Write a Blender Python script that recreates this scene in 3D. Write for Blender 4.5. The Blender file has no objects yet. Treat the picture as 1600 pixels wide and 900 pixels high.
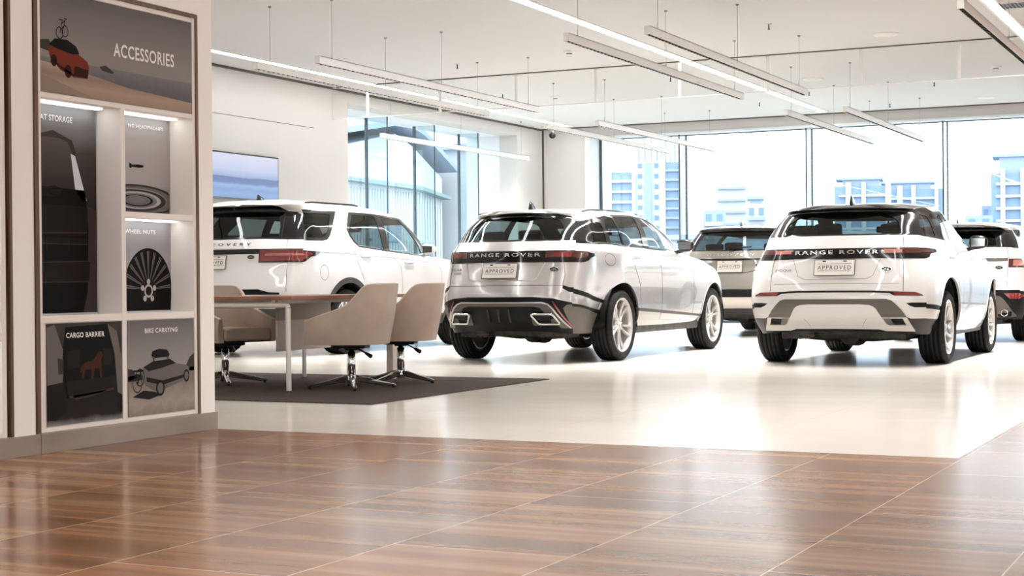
import bpy, bmesh, math, random
from mathutils import Vector, Matrix, Euler
from mathutils.bvhtree import BVHTree

random.seed(7)
PI = math.pi
scene = bpy.context.scene
COL = scene.collection

# ------------------------------------------------------------------ helpers
def link(o, parent=None):
    COL.objects.link(o)
    if parent is not None:
        o.parent = parent
    return o

def tag(o, label=None, cat=None, group=None, kind=None):
    if label: o['label'] = label
    if cat: o['category'] = cat
    if group: o['group'] = group
    if kind: o['kind'] = kind
    return o

def thing(name, label, cat, loc=(0, 0, 0), rotz=0.0, group=None):
    o = bpy.data.objects.new(name, None)
    o.empty_display_size = .2
    o.location = loc; o.rotation_euler = (0, 0, rotz)
    link(o)
    return tag(o, label, cat, group)

class MB:
    """collects shapes into one mesh"""
    def __init__(s):
        s.v = []; s.f = []; s.sm = []
    def add(s, v, f, smooth=False, mat=None):
        b = len(s.v)
        if mat is not None:
            v = [tuple(mat @ Vector(p)) for p in v]
        s.v += [tuple(p) for p in v]
        s.f += [tuple(i + b for i in q) for q in f]
        s.sm += [smooth] * len(f)
        return s
    def box(s, lo, hi, bev=0.0, mat=None, seg=2):
        bm = bmesh.new()
        bmesh.ops.create_cube(bm, size=1.0)
        for v in bm.verts:
            v.co = Vector([lo[i] + (hi[i] - lo[i]) * (v.co[i] + .5) for i in range(3)])
        if bev > 0:
            bmesh.ops.bevel(bm, geom=bm.edges[:], offset=bev, segments=seg, profile=.6, affect='EDGES')
        return s.frombm(bm, mat=mat)
    def frombm(s, bm, smooth=False, mat=None):
        bm.verts.index_update()
        s.add([tuple(v.co) for v in bm.verts], [[v.index for v in f.verts] for f in bm.faces], smooth, mat)
        bm.free()
        return s
    def tube(s, pts, r, n=10, cap=True, flat=(1, 1), smooth=True):
        pts = [Vector(p) for p in pts]; N = len(pts)
        rr = r if isinstance(r, (list, tuple)) else [r] * N
        t0 = (pts[1] - pts[0]).normalized()
        ref = Vector((0, 0, 1)) if abs(t0.z) < .9 else Vector((1, 0, 0))
        v = []; f = []
        for i, p in enumerate(pts):
            a = pts[max(i - 1, 0)]; b = pts[min(i + 1, N - 1)]
            t = (b - a).normalized()
            x = t.cross(ref).normalized(); y = x.cross(t).normalized()
            for k in range(n):
                an = 2 * PI * k / n
                v.append(p + x * (math.cos(an) * rr[i] * flat[0]) + y * (math.sin(an) * rr[i] * flat[1]))
        for i in range(N - 1):
            for k in range(n):
                k2 = (k + 1) % n
                f.append((i * n + k, (i + 1) * n + k, (i + 1) * n + k2, i * n + k2))
        s.add(v, f, smooth)
        if cap:
            s.add(v[:n], [tuple(range(n))], False)
            s.add(v[-n:], [tuple(reversed(range(n)))], False)
        return s
    def lathe(s, prof, n=32, axis='z', smooth=True, mat=None):
        """prof: list of (r, h)"""
        v = []; f = []; m = len(prof)
        for k in range(n):
            a = 2 * PI * k / n; c, sn = math.cos(a), math.sin(a)
            for r, h in prof:
                v.append((r * c, r * sn, h) if axis == 'z' else (h, r * c, r * sn))
        for k in range(n):
            k2 = (k + 1) % n
            for j in range(m - 1):
                f.append((k * m + j, k2 * m + j, k2 * m + j + 1, k * m + j + 1))
        return s.add(v, f, smooth, mat)
    def prism(s, poly, h0, h1, plane='xy', smooth=False, mat=None):
        """extrude a 2-D polygon; plane says which axes the polygon uses"""
        n = len(poly)
        def P(a, b, h):
            return {'xy': (a, b, h), 'yz': (h, a, b), 'xz': (a, h, b)}[plane]
        v = [P(a, b, h0) for a, b in poly] + [P(a, b, h1) for a, b in poly]
        f = [tuple(range(n)), tuple(reversed(range(n, 2 * n)))]
        f += [(i, i + n, (i + 1) % n + n, (i + 1) % n) for i in range(n)]
        return s.add(v, f, smooth, mat)
    def build(s, name, mat, parent=None, fix=True):
        me = bpy.data.meshes.new(name)
        me.from_pydata(s.v, [], s.f)
        me.polygons.foreach_set('use_smooth', s.sm)
        if fix:
            bm = bmesh.new(); bm.from_mesh(me)
            bmesh.ops.recalc_face_normals(bm, faces=bm.faces[:])
            bm.to_mesh(me); bm.free()
        me.materials.append(mat)
        me.update()
        o = bpy.data.objects.new(name, me)
        return link(o, parent)

def copy_tree(o, parent=None):
    c = o.copy(); COL.objects.link(c)
    if parent is not None: c.parent = parent
    for ch in list(o.children):
        copy_tree(ch, c)
    return c

def struct(o):
    o['kind'] = 'structure'
    return o

# ------------------------------------------------------------------ materials
def lin(r, g, b):
    f = lambda c: ((c / 255 + .055) / 1.055) ** 2.4 if c / 255 > .04045 else c / 255 / 12.92
    return (f(r), f(g), f(b), 1)

def mat(name, col, rough=.5, metal=0.0, coat=0.0, spec=.5, emit=None, estr=0.0, crough=.03):
    m = bpy.data.materials.new(name); m.use_nodes = True
    b = m.node_tree.nodes['Principled BSDF']
    b.inputs['Base Color'].default_value = col if len(col) == 4 else (*col, 1)
    b.inputs['Roughness'].default_value = rough
    b.inputs['Metallic'].default_value = metal
    b.inputs['Coat Weight'].default_value = coat
    b.inputs['Coat Roughness'].default_value = crough
    b.inputs['Specular IOR Level'].default_value = spec
    if emit:
        b.inputs['Emission Color'].default_value = emit if len(emit) == 4 else (*emit, 1)
        b.inputs['Emission Strength'].default_value = estr
    return m

def N(m, typ, **kw):
    n = m.node_tree.nodes.new(typ)
    for k, v in kw.items():
        setattr(n, k, v)
    return n

def L(m, a, b):
    m.node_tree.links.new(a, b)

def bsdf(m):
    return m.node_tree.nodes['Principled BSDF']

def noisy(m, scale, c0, c1, coord='Object', detail=4, stretch=(1, 1, 1), bump=0.0, lo=.35, hi=.65):
    tc = N(m, 'ShaderNodeTexCoord'); mp = N(m, 'ShaderNodeMapping')
    mp.inputs['Scale'].default_value = stretch
    no = N(m, 'ShaderNodeTexNoise'); no.inputs['Scale'].default_value = scale; no.inputs['Detail'].default_value = detail
    cr = N(m, 'ShaderNodeValToRGB')
    cr.color_ramp.elements[0].position = lo; cr.color_ramp.elements[1].position = hi
    cr.color_ramp.elements[0].color = c0; cr.color_ramp.elements[1].color = c1
    L(m, tc.outputs[coord], mp.inputs[0]); L(m, mp.outputs[0], no.inputs['Vector'])
    L(m, no.outputs['Fac'], cr.inputs[0]); L(m, cr.outputs[0], bsdf(m).inputs['Base Color'])
    if bump:
        bp = N(m, 'ShaderNodeBump'); bp.inputs['Strength'].default_value = bump; bp.inputs['Distance'].default_value = .01
        L(m, no.outputs['Fac'], bp.inputs['Height']); L(m, bp.outputs[0], bsdf(m).inputs['Normal'])
    return m

def glass(name, tint, rough=0.0, ior=1.5, refl=1.0):
    """thin pane: tinted transparency under a mirror reflection that grows at grazing angles"""
    m = bpy.data.materials.new(name); m.use_nodes = True
    nt = m.node_tree; nt.nodes.clear()
    out = nt.nodes.new('ShaderNodeOutputMaterial'); mix = nt.nodes.new('ShaderNodeMixShader')
    tr = nt.nodes.new('ShaderNodeBsdfTransparent'); gl = nt.nodes.new('ShaderNodeBsdfGlossy')
    ge = nt.nodes.new('ShaderNodeNewGeometry'); dt = nt.nodes.new('ShaderNodeVectorMath'); dt.operation = 'DOT_PRODUCT'
    nt.links.new(ge.outputs['Normal'], dt.inputs[0]); nt.links.new(ge.outputs['Incoming'], dt.inputs[1])
    def mth(op, a, b):
        n = nt.nodes.new('ShaderNodeMath'); n.operation = op
        for i, q in enumerate((a, b)):
            if isinstance(q, (int, float)): n.inputs[i].default_value = q
            elif q is not None: nt.links.new(q, n.inputs[i])
        return n
    f0 = ((ior - 1) / (ior + 1)) ** 2
    fr = mth('MULTIPLY_ADD', mth('POWER', mth('SUBTRACT', 1.0, mth('ABSOLUTE', dt.outputs['Value'], None).outputs[0]).outputs[0], 5.0).outputs[0], 1 - f0)
    fr.inputs[2].default_value = f0
    mu = nt.nodes.new('ShaderNodeMath'); mu.operation = 'MULTIPLY'; mu.inputs[1].default_value = refl
    tr.inputs['Color'].default_value = (*tint, 1); gl.inputs['Roughness'].default_value = rough
    gl.inputs['Color'].default_value = (1, 1, 1, 1)
    nt.links.new(fr.outputs[0], mu.inputs[0]); nt.links.new(mu.outputs[0], mix.inputs[0])
    nt.links.new(tr.outputs[0], mix.inputs[1]); nt.links.new(gl.outputs[0], mix.inputs[2])
    nt.links.new(mix.outputs[0], out.inputs[0])
    return m

M = {}
M['white_paint'] = mat('white_paint', lin(212, 209, 206), .35, 0, 1.0, .5)
M['silver_paint'] = mat('silver_paint', lin(202, 200, 198), .24, .65, 1.0, .5)
M['grey_paint'] = mat('grey_paint', lin(140, 135, 128), .35, .55, 1.0, .5)
M['gloss_black'] = mat('gloss_black', (.004, .004, .0045), .10, 0, .25, .4)
M['trim_black'] = mat('trim_black', (.004, .004, .004), .5, spec=.15)
M['plastic_dark'] = mat('plastic_dark', lin(44, 41, 39), .5, spec=.25)
M['plastic_grey'] = mat('plastic_grey', lin(84, 79, 74), .45, .2, spec=.3)
M['satin_silver'] = mat('satin_silver', lin(196, 190, 184), .3, .85)
M['chrome'] = mat('chrome', (.82, .82, .82), .08, 1.0)
M['rubber'] = mat('rubber', (.007, .007, .007), .7, spec=.15)
M['rim_silver'] = mat('rim_silver', lin(222, 219, 215), .25, .65, .5)
M['rim_dark'] = mat('rim_dark', (.01, .01, .01), .6, .2, spec=.2)
M['disc_steel'] = mat('disc_steel', (.35, .34, .33), .35, .9)
M['cabin'] = mat('cabin', (.004, .004, .0045), .9, spec=.1)
M['seat_leather'] = mat('seat_leather', (.006, .006, .007), .7, spec=.2)
M['privacy_glass'] = glass('privacy_glass', (.26, .31, .31), 0, 1.5)
M['rear_glass'] = glass('rear_glass', (.40, .50, .51), 0, 1.5)
M['clear_glass'] = glass('clear_glass', (.62, .72, .71), 0, 1.5)
M['lamp_red'] = mat('lamp_red', lin(112, 30, 27), .2, 0, 1.0)
M['lamp_smoke'] = mat('lamp_smoke', lin(70, 32, 28), .12, 0, 1.0)
M['lamp_dark'] = mat('lamp_dark', lin(30, 14, 13), .08, 0, 1.0)
M['lamp_clear'] = mat('lamp_clear', (.45, .47, .5), .1, .3, 1.0)
M['lamp_pink'] = mat('lamp_pink', lin(172, 112, 101), .2, 0, .6)
M['plate'] = mat('plate', lin(222, 217, 211), .4)
M['ink'] = mat('ink', (.006, .006, .006), .6, spec=.1)
M['emblem'] = mat('emblem', lin(20, 30, 24), .5, spec=.2)
M['letter_silver'] = mat('letter_silver', (.78, .78, .78), .18, .9)
M['mirror_shell'] = mat('mirror_shell', (.006, .005, .005), .28, spec=.3)
M['mirror_pane'] = mat('mirror_pane', (.35, .36, .36), .12, .9)
M['gap'] = mat('gap', (.01, .01, .01), .8)
M['shade_line'] = mat('shade_line', lin(150, 146, 142), .5)  # grey lines standing in for shade at creases and recess edges
M['underbody'] = noisy(mat('underbody', (.03, .03, .03), .6, .3), 9, (.008, .008, .008, 1), (.045, .04, .035, 1))
# ---- car surface -------------------------------------------------------
NA, NB, NC, ND, NE = 12, 14, 96, 12, 8
KB = NA + NB // 2            # column that splits rear from side
KF = NA + NB + NC + ND // 2  # column that splits side from front

def smooth(t):
    t = min(1.0, max(0.0, t))
    return t * t * (3 - 2 * t)

def pchip(pts, x):
    if x <= pts[0][0]: return pts[0][1]
    if x >= pts[-1][0]: return pts[-1][1]
    n = len(pts)
    for k in range(n - 1):
        if x <= pts[k + 1][0]: break
    def slope(i):
        if i == 0 or i == n - 1: return None
        d0 = (pts[i][1] - pts[i-1][1]) / (pts[i][0] - pts[i-1][0])
        d1 = (pts[i+1][1] - pts[i][1]) / (pts[i+1][0] - pts[i][0])
        return 0.0 if d0 * d1 <= 0 else 2 * d0 * d1 / (d0 + d1)
    h = pts[k+1][0] - pts[k][0]; d = (pts[k+1][1] - pts[k][1]) / h
    m0, m1 = slope(k), slope(k + 1)
    m0 = d if m0 is None else m0; m1 = d if m1 is None else m1
    t = (x - pts[k][0]) / h
    return ((2*t**3-3*t*t+1)*pts[k][1] + (t**3-2*t*t+t)*h*m0 + (-2*t**3+3*t*t)*pts[k+1][1] + (t**3-t*t)*h*m1)

def row_curve(r):
    """One feature line round half the car: list of (x, y, z) from rear centre to front centre."""
    yr, yf = r['y']; W = r['W']; Wr, Wf = r.get('We', (W - .03, W - .05))
    br, bf = r.get('bow', (.06, .12)); lx, ly = r.get('cr', (.22, .22)); fx, fy = r.get('cf', (.3, .35))
    zr, zf = r['zr'], r['zf']; zs = r['zs']
    p = r.get('pw', 1.0)
    lx = min(lx, Wr * .9); fx = min(fx, Wf * .9)
    out = []
    yA, yB = yr + br + ly, yf - bf - fy
    side = [(yA, Wr), (yA + (yB - yA) * .3, W), (yA + (yB - yA) * .65, W), (yB, Wf)]
    if yB - yA > 2.9:
        side = [(yA, Wr), (1.1, W - .012), (2.2, W), (yB - .35, W - .012), (yB, Wf)]
    a0 = Wr - lx
    for i in range(NA):
        x = a0 * i / NA
        out.append((x, yr + br * (x / a0) ** 2, None))
    for i in range(NB):
        t = math.pi / 2 * i / NB
        out.append((a0 + lx * math.sin(t) ** p, yr + br + ly * (1 - math.cos(t) ** p), None))
    for i in range(NC):
        y = yA + (yB - yA) * i / NC
        out.append((pchip(side, y), y, None))
    b0 = Wf - fx
    for i in range(ND):
        t = math.pi / 2 * i / ND
        out.append((b0 + fx * math.cos(t), yB + fy * math.sin(t), None))
    for i in range(NE + 1):
        x = b0 * (1 - i / NE)
        out.append((x, yf - bf * (x / max(b0, 1e-6)) ** 2, None))
    res = []
    zA = pchip(zs, yA) if len(zs) > 1 else zs[0][1]; zB = pchip(zs, yB) if len(zs) > 1 else zs[0][1]
    for k, (x, y, _) in enumerate(out):
        z = pchip(zs, y) if len(zs) > 1 else zs[0][1]
        if k < NA + NB:
            z = zr + (zA - zr) * smooth((x / Wr) ** 2)
        elif k >= NA + NB + NC:
            z = zB + (zf - zB) * smooth((k - NA - NB - NC) / (ND + NE) * 1.15)
        res.append((x, y, z))
    return res

def spine_curve(r, ref):
    yr, yf = r['y']; y0, y1 = ref[0][1], ref[-1][1]
    return [(0.0, yr + (yf - yr) * (y - y0) / (y1 - y0), pchip(r['zs'], yr + (yf - yr) * (y - y0) / (y1 - y0))) for x, y, z in ref]

def car_grid(rows):
    curves = [row_curve(r) for r in rows[:-1]]
    curves.append(spine_curve(rows[-1], curves[-1]))
    crease = [bool(r.get('crease')) for r in rows]
    n = len(curves); U = len(curves[0])
    nsub = []
    for j in range(n - 1):
        d = max(math.dist(curves[j][i], curves[j+1][i]) for i in (0, NA + NB + NC // 2))
        nsub.append(max(2, min(9, int(d / .032) + 1)))
    cols = []
    for i in range(U):
        P = [curves[j][i] for j in range(n)]
        L = [max(1e-4, math.dist(P[j], P[j+1])) for j in range(n - 1)]
        col = []
        for j in range(n - 1):
            a, b = P[j], P[j+1]
            def tan(k):
                d0 = [(P[k][c] - P[k-1][c]) / L[k-1] for c in range(3)]
                d1 = [(P[k+1][c] - P[k][c]) / L[k] for c in range(3)]
                w = L[k-1] / (L[k-1] + L[k])
                return [d0[c] * (1 - w) + d1[c] * w for c in range(3)]
            s = [(b[c] - a[c]) / L[j] for c in range(3)]
            m0 = s if (j == 0 or crease[j]) else tan(j)
            m1 = s if (j == n - 2 or crease[j+1]) else tan(j + 1)
            for q in range(nsub[j]):
                t = q / nsub[j]
                h00, h10, h01, h11 = 2*t**3-3*t*t+1, t**3-2*t*t+t, -2*t**3+3*t*t, t**3-t*t
                col.append(tuple(h00*a[c] + h10*L[j]*m0[c] + h01*b[c] + h11*L[j]*m1[c] for c in range(3)))
        col.append(P[-1])
        cols.append(col)
    return cols   # cols[i][k]
def R(zr, zs, zf, y, W, We=None, bow=(.06, .12), cr=(.22, .22), cf=(.3, .35), crease=False, pw=1.0):
    zs = zs if isinstance(zs, list) else [(0, zs)]
    return dict(zr=zr, zs=zs, zf=zf, y=y, W=W, We=We or (W - .03, W - .05), bow=bow, cr=cr, cf=cf, crease=crease, pw=pw)

ROWS = {}
# silver coupe-roofed SUV in the middle
ROWS['velar'] = [
 R(.33, .30, .24, (.16, 4.72), .88, (.76, .86), (.09, .15), (.28, .36)),
 R(.46, .44, .38, (.05, 4.80), .935, (.80, .91), (.10, .18), (.30, .42)),
 R(.68, .66, .62, (.00, 4.84), .96, (.825, .93), (.11, .20), (.32, .40)),
 R(.80, .80, .78, (.03, 4.82), .965, (.825, .93), (.11, .20), (.32, .46)),
 R(1.02, [(.3, 1.03), (4.2, .95)], .92, (.10, 4.76), .960, (.815, .90), (.11, .22), (.32, .46)),
 R(1.15, [(.3, 1.155), (3.3, 1.09), (4.3, 1.02)], .99, (.115, 4.60), .940, (.80, .84), (.12, .25), (.32, .46), crease=True),
 R(1.24, [(.4, 1.235), (1.8, 1.195), (3.4, 1.16)], 1.10, (.20, 3.78), .895, (.765, .80), (.12, .25), (.30, .40), crease=True),
 R(1.40, [(.5, 1.40), (2.0, 1.40), (3.0, 1.36)], 1.32, (.37, 3.42), .825, (.715, .74), (.12, .25), (.26, .34)),
 R(1.515, [(.6, 1.475), (1.2, 1.515), (2.0, 1.535), (2.7, 1.525)], 1.475, (.50, 3.05), .745, (.66, .67), (.12, .22), (.25, .30), crease=True),
 R(1.545, [(.5, 1.515), (1.2, 1.575), (2.0, 1.585), (2.6, 1.555)], 1.515, (.45, 2.90), .68, (.61, .60), (.13, .2), (.29, .28), crease=True),
 R(1.575, [(.6, 1.57), (1.3, 1.61), (2.0, 1.615), (2.4, 1.59)], 1.55, (.52, 2.65), .45, (.43, .40), (.05, .1), (.2, .2)),
 dict(y=(.6, 2.4), zs=[(.6, 1.59), (1.4, 1.63), (2.2, 1.60)]),
]
ROWS['evoque'] = [
 R(.335, .30, .24, (.14, 4.28), .87, (.82, .82), (.06, .15), (.22, .28)),
 R(.46, .44, .38, (.04, 4.33), .925, (.88, .87), (.07, .18), (.24, .32)),
 R(.66, .66, .60, (.00, 4.36), .95, (.915, .89), (.08, .20), (.26, .36)),
 R(.80, .82, .76, (.03, 4.35), .95, (.905, .88), (.08, .20), (.26, .36)),
 R(1.00, [(.3, 1.01), (3.8, .95)], .90, (.09, 4.30), .925, (.865, .85), (.08, .22), (.27, .36)),
 R(1.12, [(.3, 1.115), (2.2, 1.10), (3.8, 1.00)], .98, (.11, 4.15), .895, (.82, .80), (.09, .25), (.27, .38), crease=True),
 R(1.245, [(.4, 1.245), (1.4, 1.225), (3.1, 1.155)], 1.10, (.18, 3.30), .835, (.775, .78), (.09, .25), (.26, .30), crease=True),
 R(1.38, [(.4, 1.37), (2.0, 1.37), (2.8, 1.33)], 1.28, (.31, 2.86), .785, (.725, .70), (.10, .25), (.24, .28)),
 R(1.49, [(.5, 1.465), (1.2, 1.495), (1.8, 1.51), (2.4, 1.50)], 1.45, (.43, 2.42), .72, (.655, .63), (.11, .22), (.24, .26), crease=True),
 R(1.515, [(.5, 1.485), (1.2, 1.55), (1.8, 1.57), (2.3, 1.535)], 1.50, (.36, 2.28), .665, (.62, .58), (.11, .2), (.26, .24), crease=True),
 R(1.54, [(.6, 1.545), (1.2, 1.58), (1.8, 1.585), (2.2, 1.57)], 1.53, (.45, 2.1), .45, (.42, .40), (.05, .1), (.2, .2)),
 dict(y=(.55, 2.0), zs=[(.5, 1.555), (1.3, 1.595), (2.0, 1.575)]),
]
ROWS['disco'] = [
 R(.36, .34, .28, (.14, 4.85), .92, (.88, .86), (.05, .15), (.18, .24)),
 R(.50, .48, .42, (.05, 4.92), .97, (.93, .90), (.05, .18), (.20, .26)),
 R(.72, .72, .66, (.00, 4.96), .99, (.955, .92), (.05, .20), (.20, .28)),
 R(.90, .90, .86, (.04, 4.95), .995, (.96, .92), (.05, .20), (.20, .28)),
 R(1.08, [(.3, 1.08), (4.3, 1.02)], .99, (.09, 4.90), .99, (.955, .90), (.05, .22), (.20, .30)),
 R(1.25, [(.3, 1.25), (2.5, 1.19), (4.3, 1.10)], 1.08, (.11, 4.75), .975, (.945, .86), (.05, .25), (.20, .32), crease=True),
 R(1.355, [(.4, 1.325), (1.2, 1.30), (1.8, 1.25), (3.5, 1.19)], 1.15, (.16, 3.75), .945, (.92, .86), (.06, .25), (.18, .28), crease=True),
 R(1.52, [(.4, 1.51), (2.0, 1.50), (3.0, 1.45)], 1.43, (.25, 3.52), .875, (.855, .80), (.06, .25), (.17, .26)),
 R(1.70, [(.4, 1.675), (1.6, 1.68), (2.5, 1.66)], 1.65, (.36, 3.20), .80, (.78, .74), (.06, .22), (.17, .22), crease=True),
 R(1.745, [(.4, 1.76), (1.4, 1.775), (2.3, 1.735), (2.8, 1.70)], 1.69, (.26, 3.06), .76, (.745, .67), (.06, .2), (.18, .22), crease=True),
 R(1.80, [(.5, 1.815), (1.4, 1.825), (2.3, 1.78)], 1.75, (.36, 2.75), .52, (.50, .44), (.05, .1), (.2, .2)),
 dict(y=(.45, 2.6), zs=[(.4, 1.825), (1.4, 1.845), (2.3, 1.79)]),
]
ROWS['dsport'] = [
 R(.33, .32, .26, (.14, 4.50), .88, (.84, .83), (.06, .15), (.22, .26)),
 R(.46, .45, .40, (.04, 4.56), .93, (.90, .88), (.06, .18), (.22, .28)),
 R(.68, .68, .64, (.00, 4.60), .95, (.92, .89), (.06, .20), (.22, .30)),
 R(.84, .84, .82, (.03, 4.58), .95, (.92, .89), (.06, .20), (.22, .30)),
 R(1.02, [(.3, 1.03), (4.0, .98)], .94, (.08, 4.54), .94, (.90, .86), (.06, .22), (.22, .32)),
 R(1.17, [(.3, 1.17), (4.0, 1.06)], 1.03, (.10, 4.40), .92, (.875, .81), (.07, .25), (.22, .34), crease=True),
 R(1.27, [(.4, 1.265), (3.3, 1.18)], 1.13, (.16, 3.40), .875, (.845, .79), (.08, .25), (.22, .28), crease=True),
 R(1.44, [(.4, 1.43), (2.8, 1.38)], 1.35, (.28, 2.95), .81, (.775, .70), (.09, .25), (.21, .26)),
 R(1.585, [(.5, 1.56), (1.4, 1.58), (2.5, 1.56)], 1.53, (.40, 2.50), .735, (.70, .64), (.10, .22), (.21, .24), crease=True),
 R(1.62, [(.5, 1.60), (1.4, 1.645), (2.3, 1.61)], 1.58, (.30, 2.35), .69, (.665, .58), (.10, .2), (.23, .24), crease=True),
 R(1.635, [(.5, 1.64), (1.4, 1.67), (2.2, 1.635)], 1.61, (.42, 2.2), .46, (.44, .40), (.05, .1), (.2, .2)),
 dict(y=(.5, 2.0), zs=[(.5, 1.655), (1.3, 1.685), (2.0, 1.65)]),
]
ROWS['oldevoque'] = [
 R(.30, .30, .24, (.14, 4.28), .87, (.83, .82), (.06, .15), (.22, .26)),
 R(.42, .42, .38, (.04, 4.33), .925, (.89, .87), (.06, .18), (.22, .28)),
 R(.64, .64, .60, (.00, 4.36), .95, (.92, .88), (.06, .20), (.23, .30)),
 R(.80, .80, .76, (.04, 4.35), .95, (.91, .88), (.07, .20), (.23, .30)),
 R(.97, [(.3, .98), (3.8, .92)], .90, (.08, 4.30), .935, (.885, .85), (.07, .22), (.24, .32)),
 R(1.09, [(.3, 1.09), (3.8, .99)], .98, (.09, 4.15), .91, (.845, .80), (.08, .25), (.24, .34), crease=True),
 R(1.22, [(.4, 1.23), (3.1, 1.13)], 1.09, (.16, 3.30), .85, (.80, .78), (.08, .25), (.23, .30), crease=True),
 R(1.35, [(.4, 1.35), (2.8, 1.30)], 1.26, (.28, 2.86), .80, (.75, .70), (.09, .25), (.22, .28)),
 R(1.46, [(.5, 1.44), (1.4, 1.48), (2.4, 1.47)], 1.42, (.40, 2.42), .735, (.685, .63), (.10, .22), (.22, .26), crease=True),
 R(1.50, [(.5, 1.48), (1.4, 1.535), (2.3, 1.51)], 1.48, (.28, 2.28), .68, (.645, .58), (.10, .2), (.24, .24), crease=True),
 R(1.53, [(.5, 1.54), (1.4, 1.575), (2.2, 1.55)], 1.52, (.42, 2.1), .45, (.42, .40), (.05, .1), (.2, .2)),
 dict(y=(.5, 2.0), zs=[(.5, 1.56), (1.3, 1.595), (2.0, 1.57)]),
]
# ------------------------------------------------------------------ car builder
def inside(poly, a, b):
    c = False; n = len(poly); j = n - 1
    for i in range(n):
        (xi, yi), (xj, yj) = poly[i], poly[j]
        if (yi > b) != (yj > b) and a < (xj - xi) * (b - yi) / (yj - yi) + xi:
            c = not c
        j = i
    return c

def circle_poly(cy, cz, r, n=40, z0=-1.0):
    """arch opening: circle cut open downwards"""
    a0 = math.asin(max(-1, min(1, -.12 / r))) 
    pts = [(cy + r * math.cos(a0 + (PI - 2 * a0) * i / n), cz + r * math.sin(a0 + (PI - 2 * a0) * i / n)) for i in range(n + 1)]
    return pts + [(pts[-1][0], z0), (pts[0][0], z0)]

def text_shape(body, size=1.0, space=1.0, bold=0.0):
    """flat outline mesh of a line of lettering, width-normalised: verts (u, v), polygons, width"""
    cu = bpy.data.curves.new('lettering', 'FONT'); cu.body = body; cu.size = size; cu.resolution_u = 3
    cu.space_character = space; cu.offset = bold
    o = bpy.data.objects.new('lettering', cu); COL.objects.link(o)
    bpy.context.view_layer.update()
    me = bpy.data.meshes.new_from_object(o.evaluated_get(bpy.context.evaluated_depsgraph_get()))
    v = [(p.co.x, p.co.y) for p in me.vertices]; f = [tuple(p.vertices) for p in me.polygons]
    bpy.data.objects.remove(o); bpy.data.curves.remove(cu); bpy.data.meshes.remove(me)
    u0 = min(p[0] for p in v); u1 = max(p[0] for p in v); v1 = max(p[1] for p in v); v0 = min(0, min(p[1] for p in v)) * 0
    return [((a - u0) / (u1 - u0), (b - v0) / (v1 - v0)) for a, b in v], f

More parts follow.
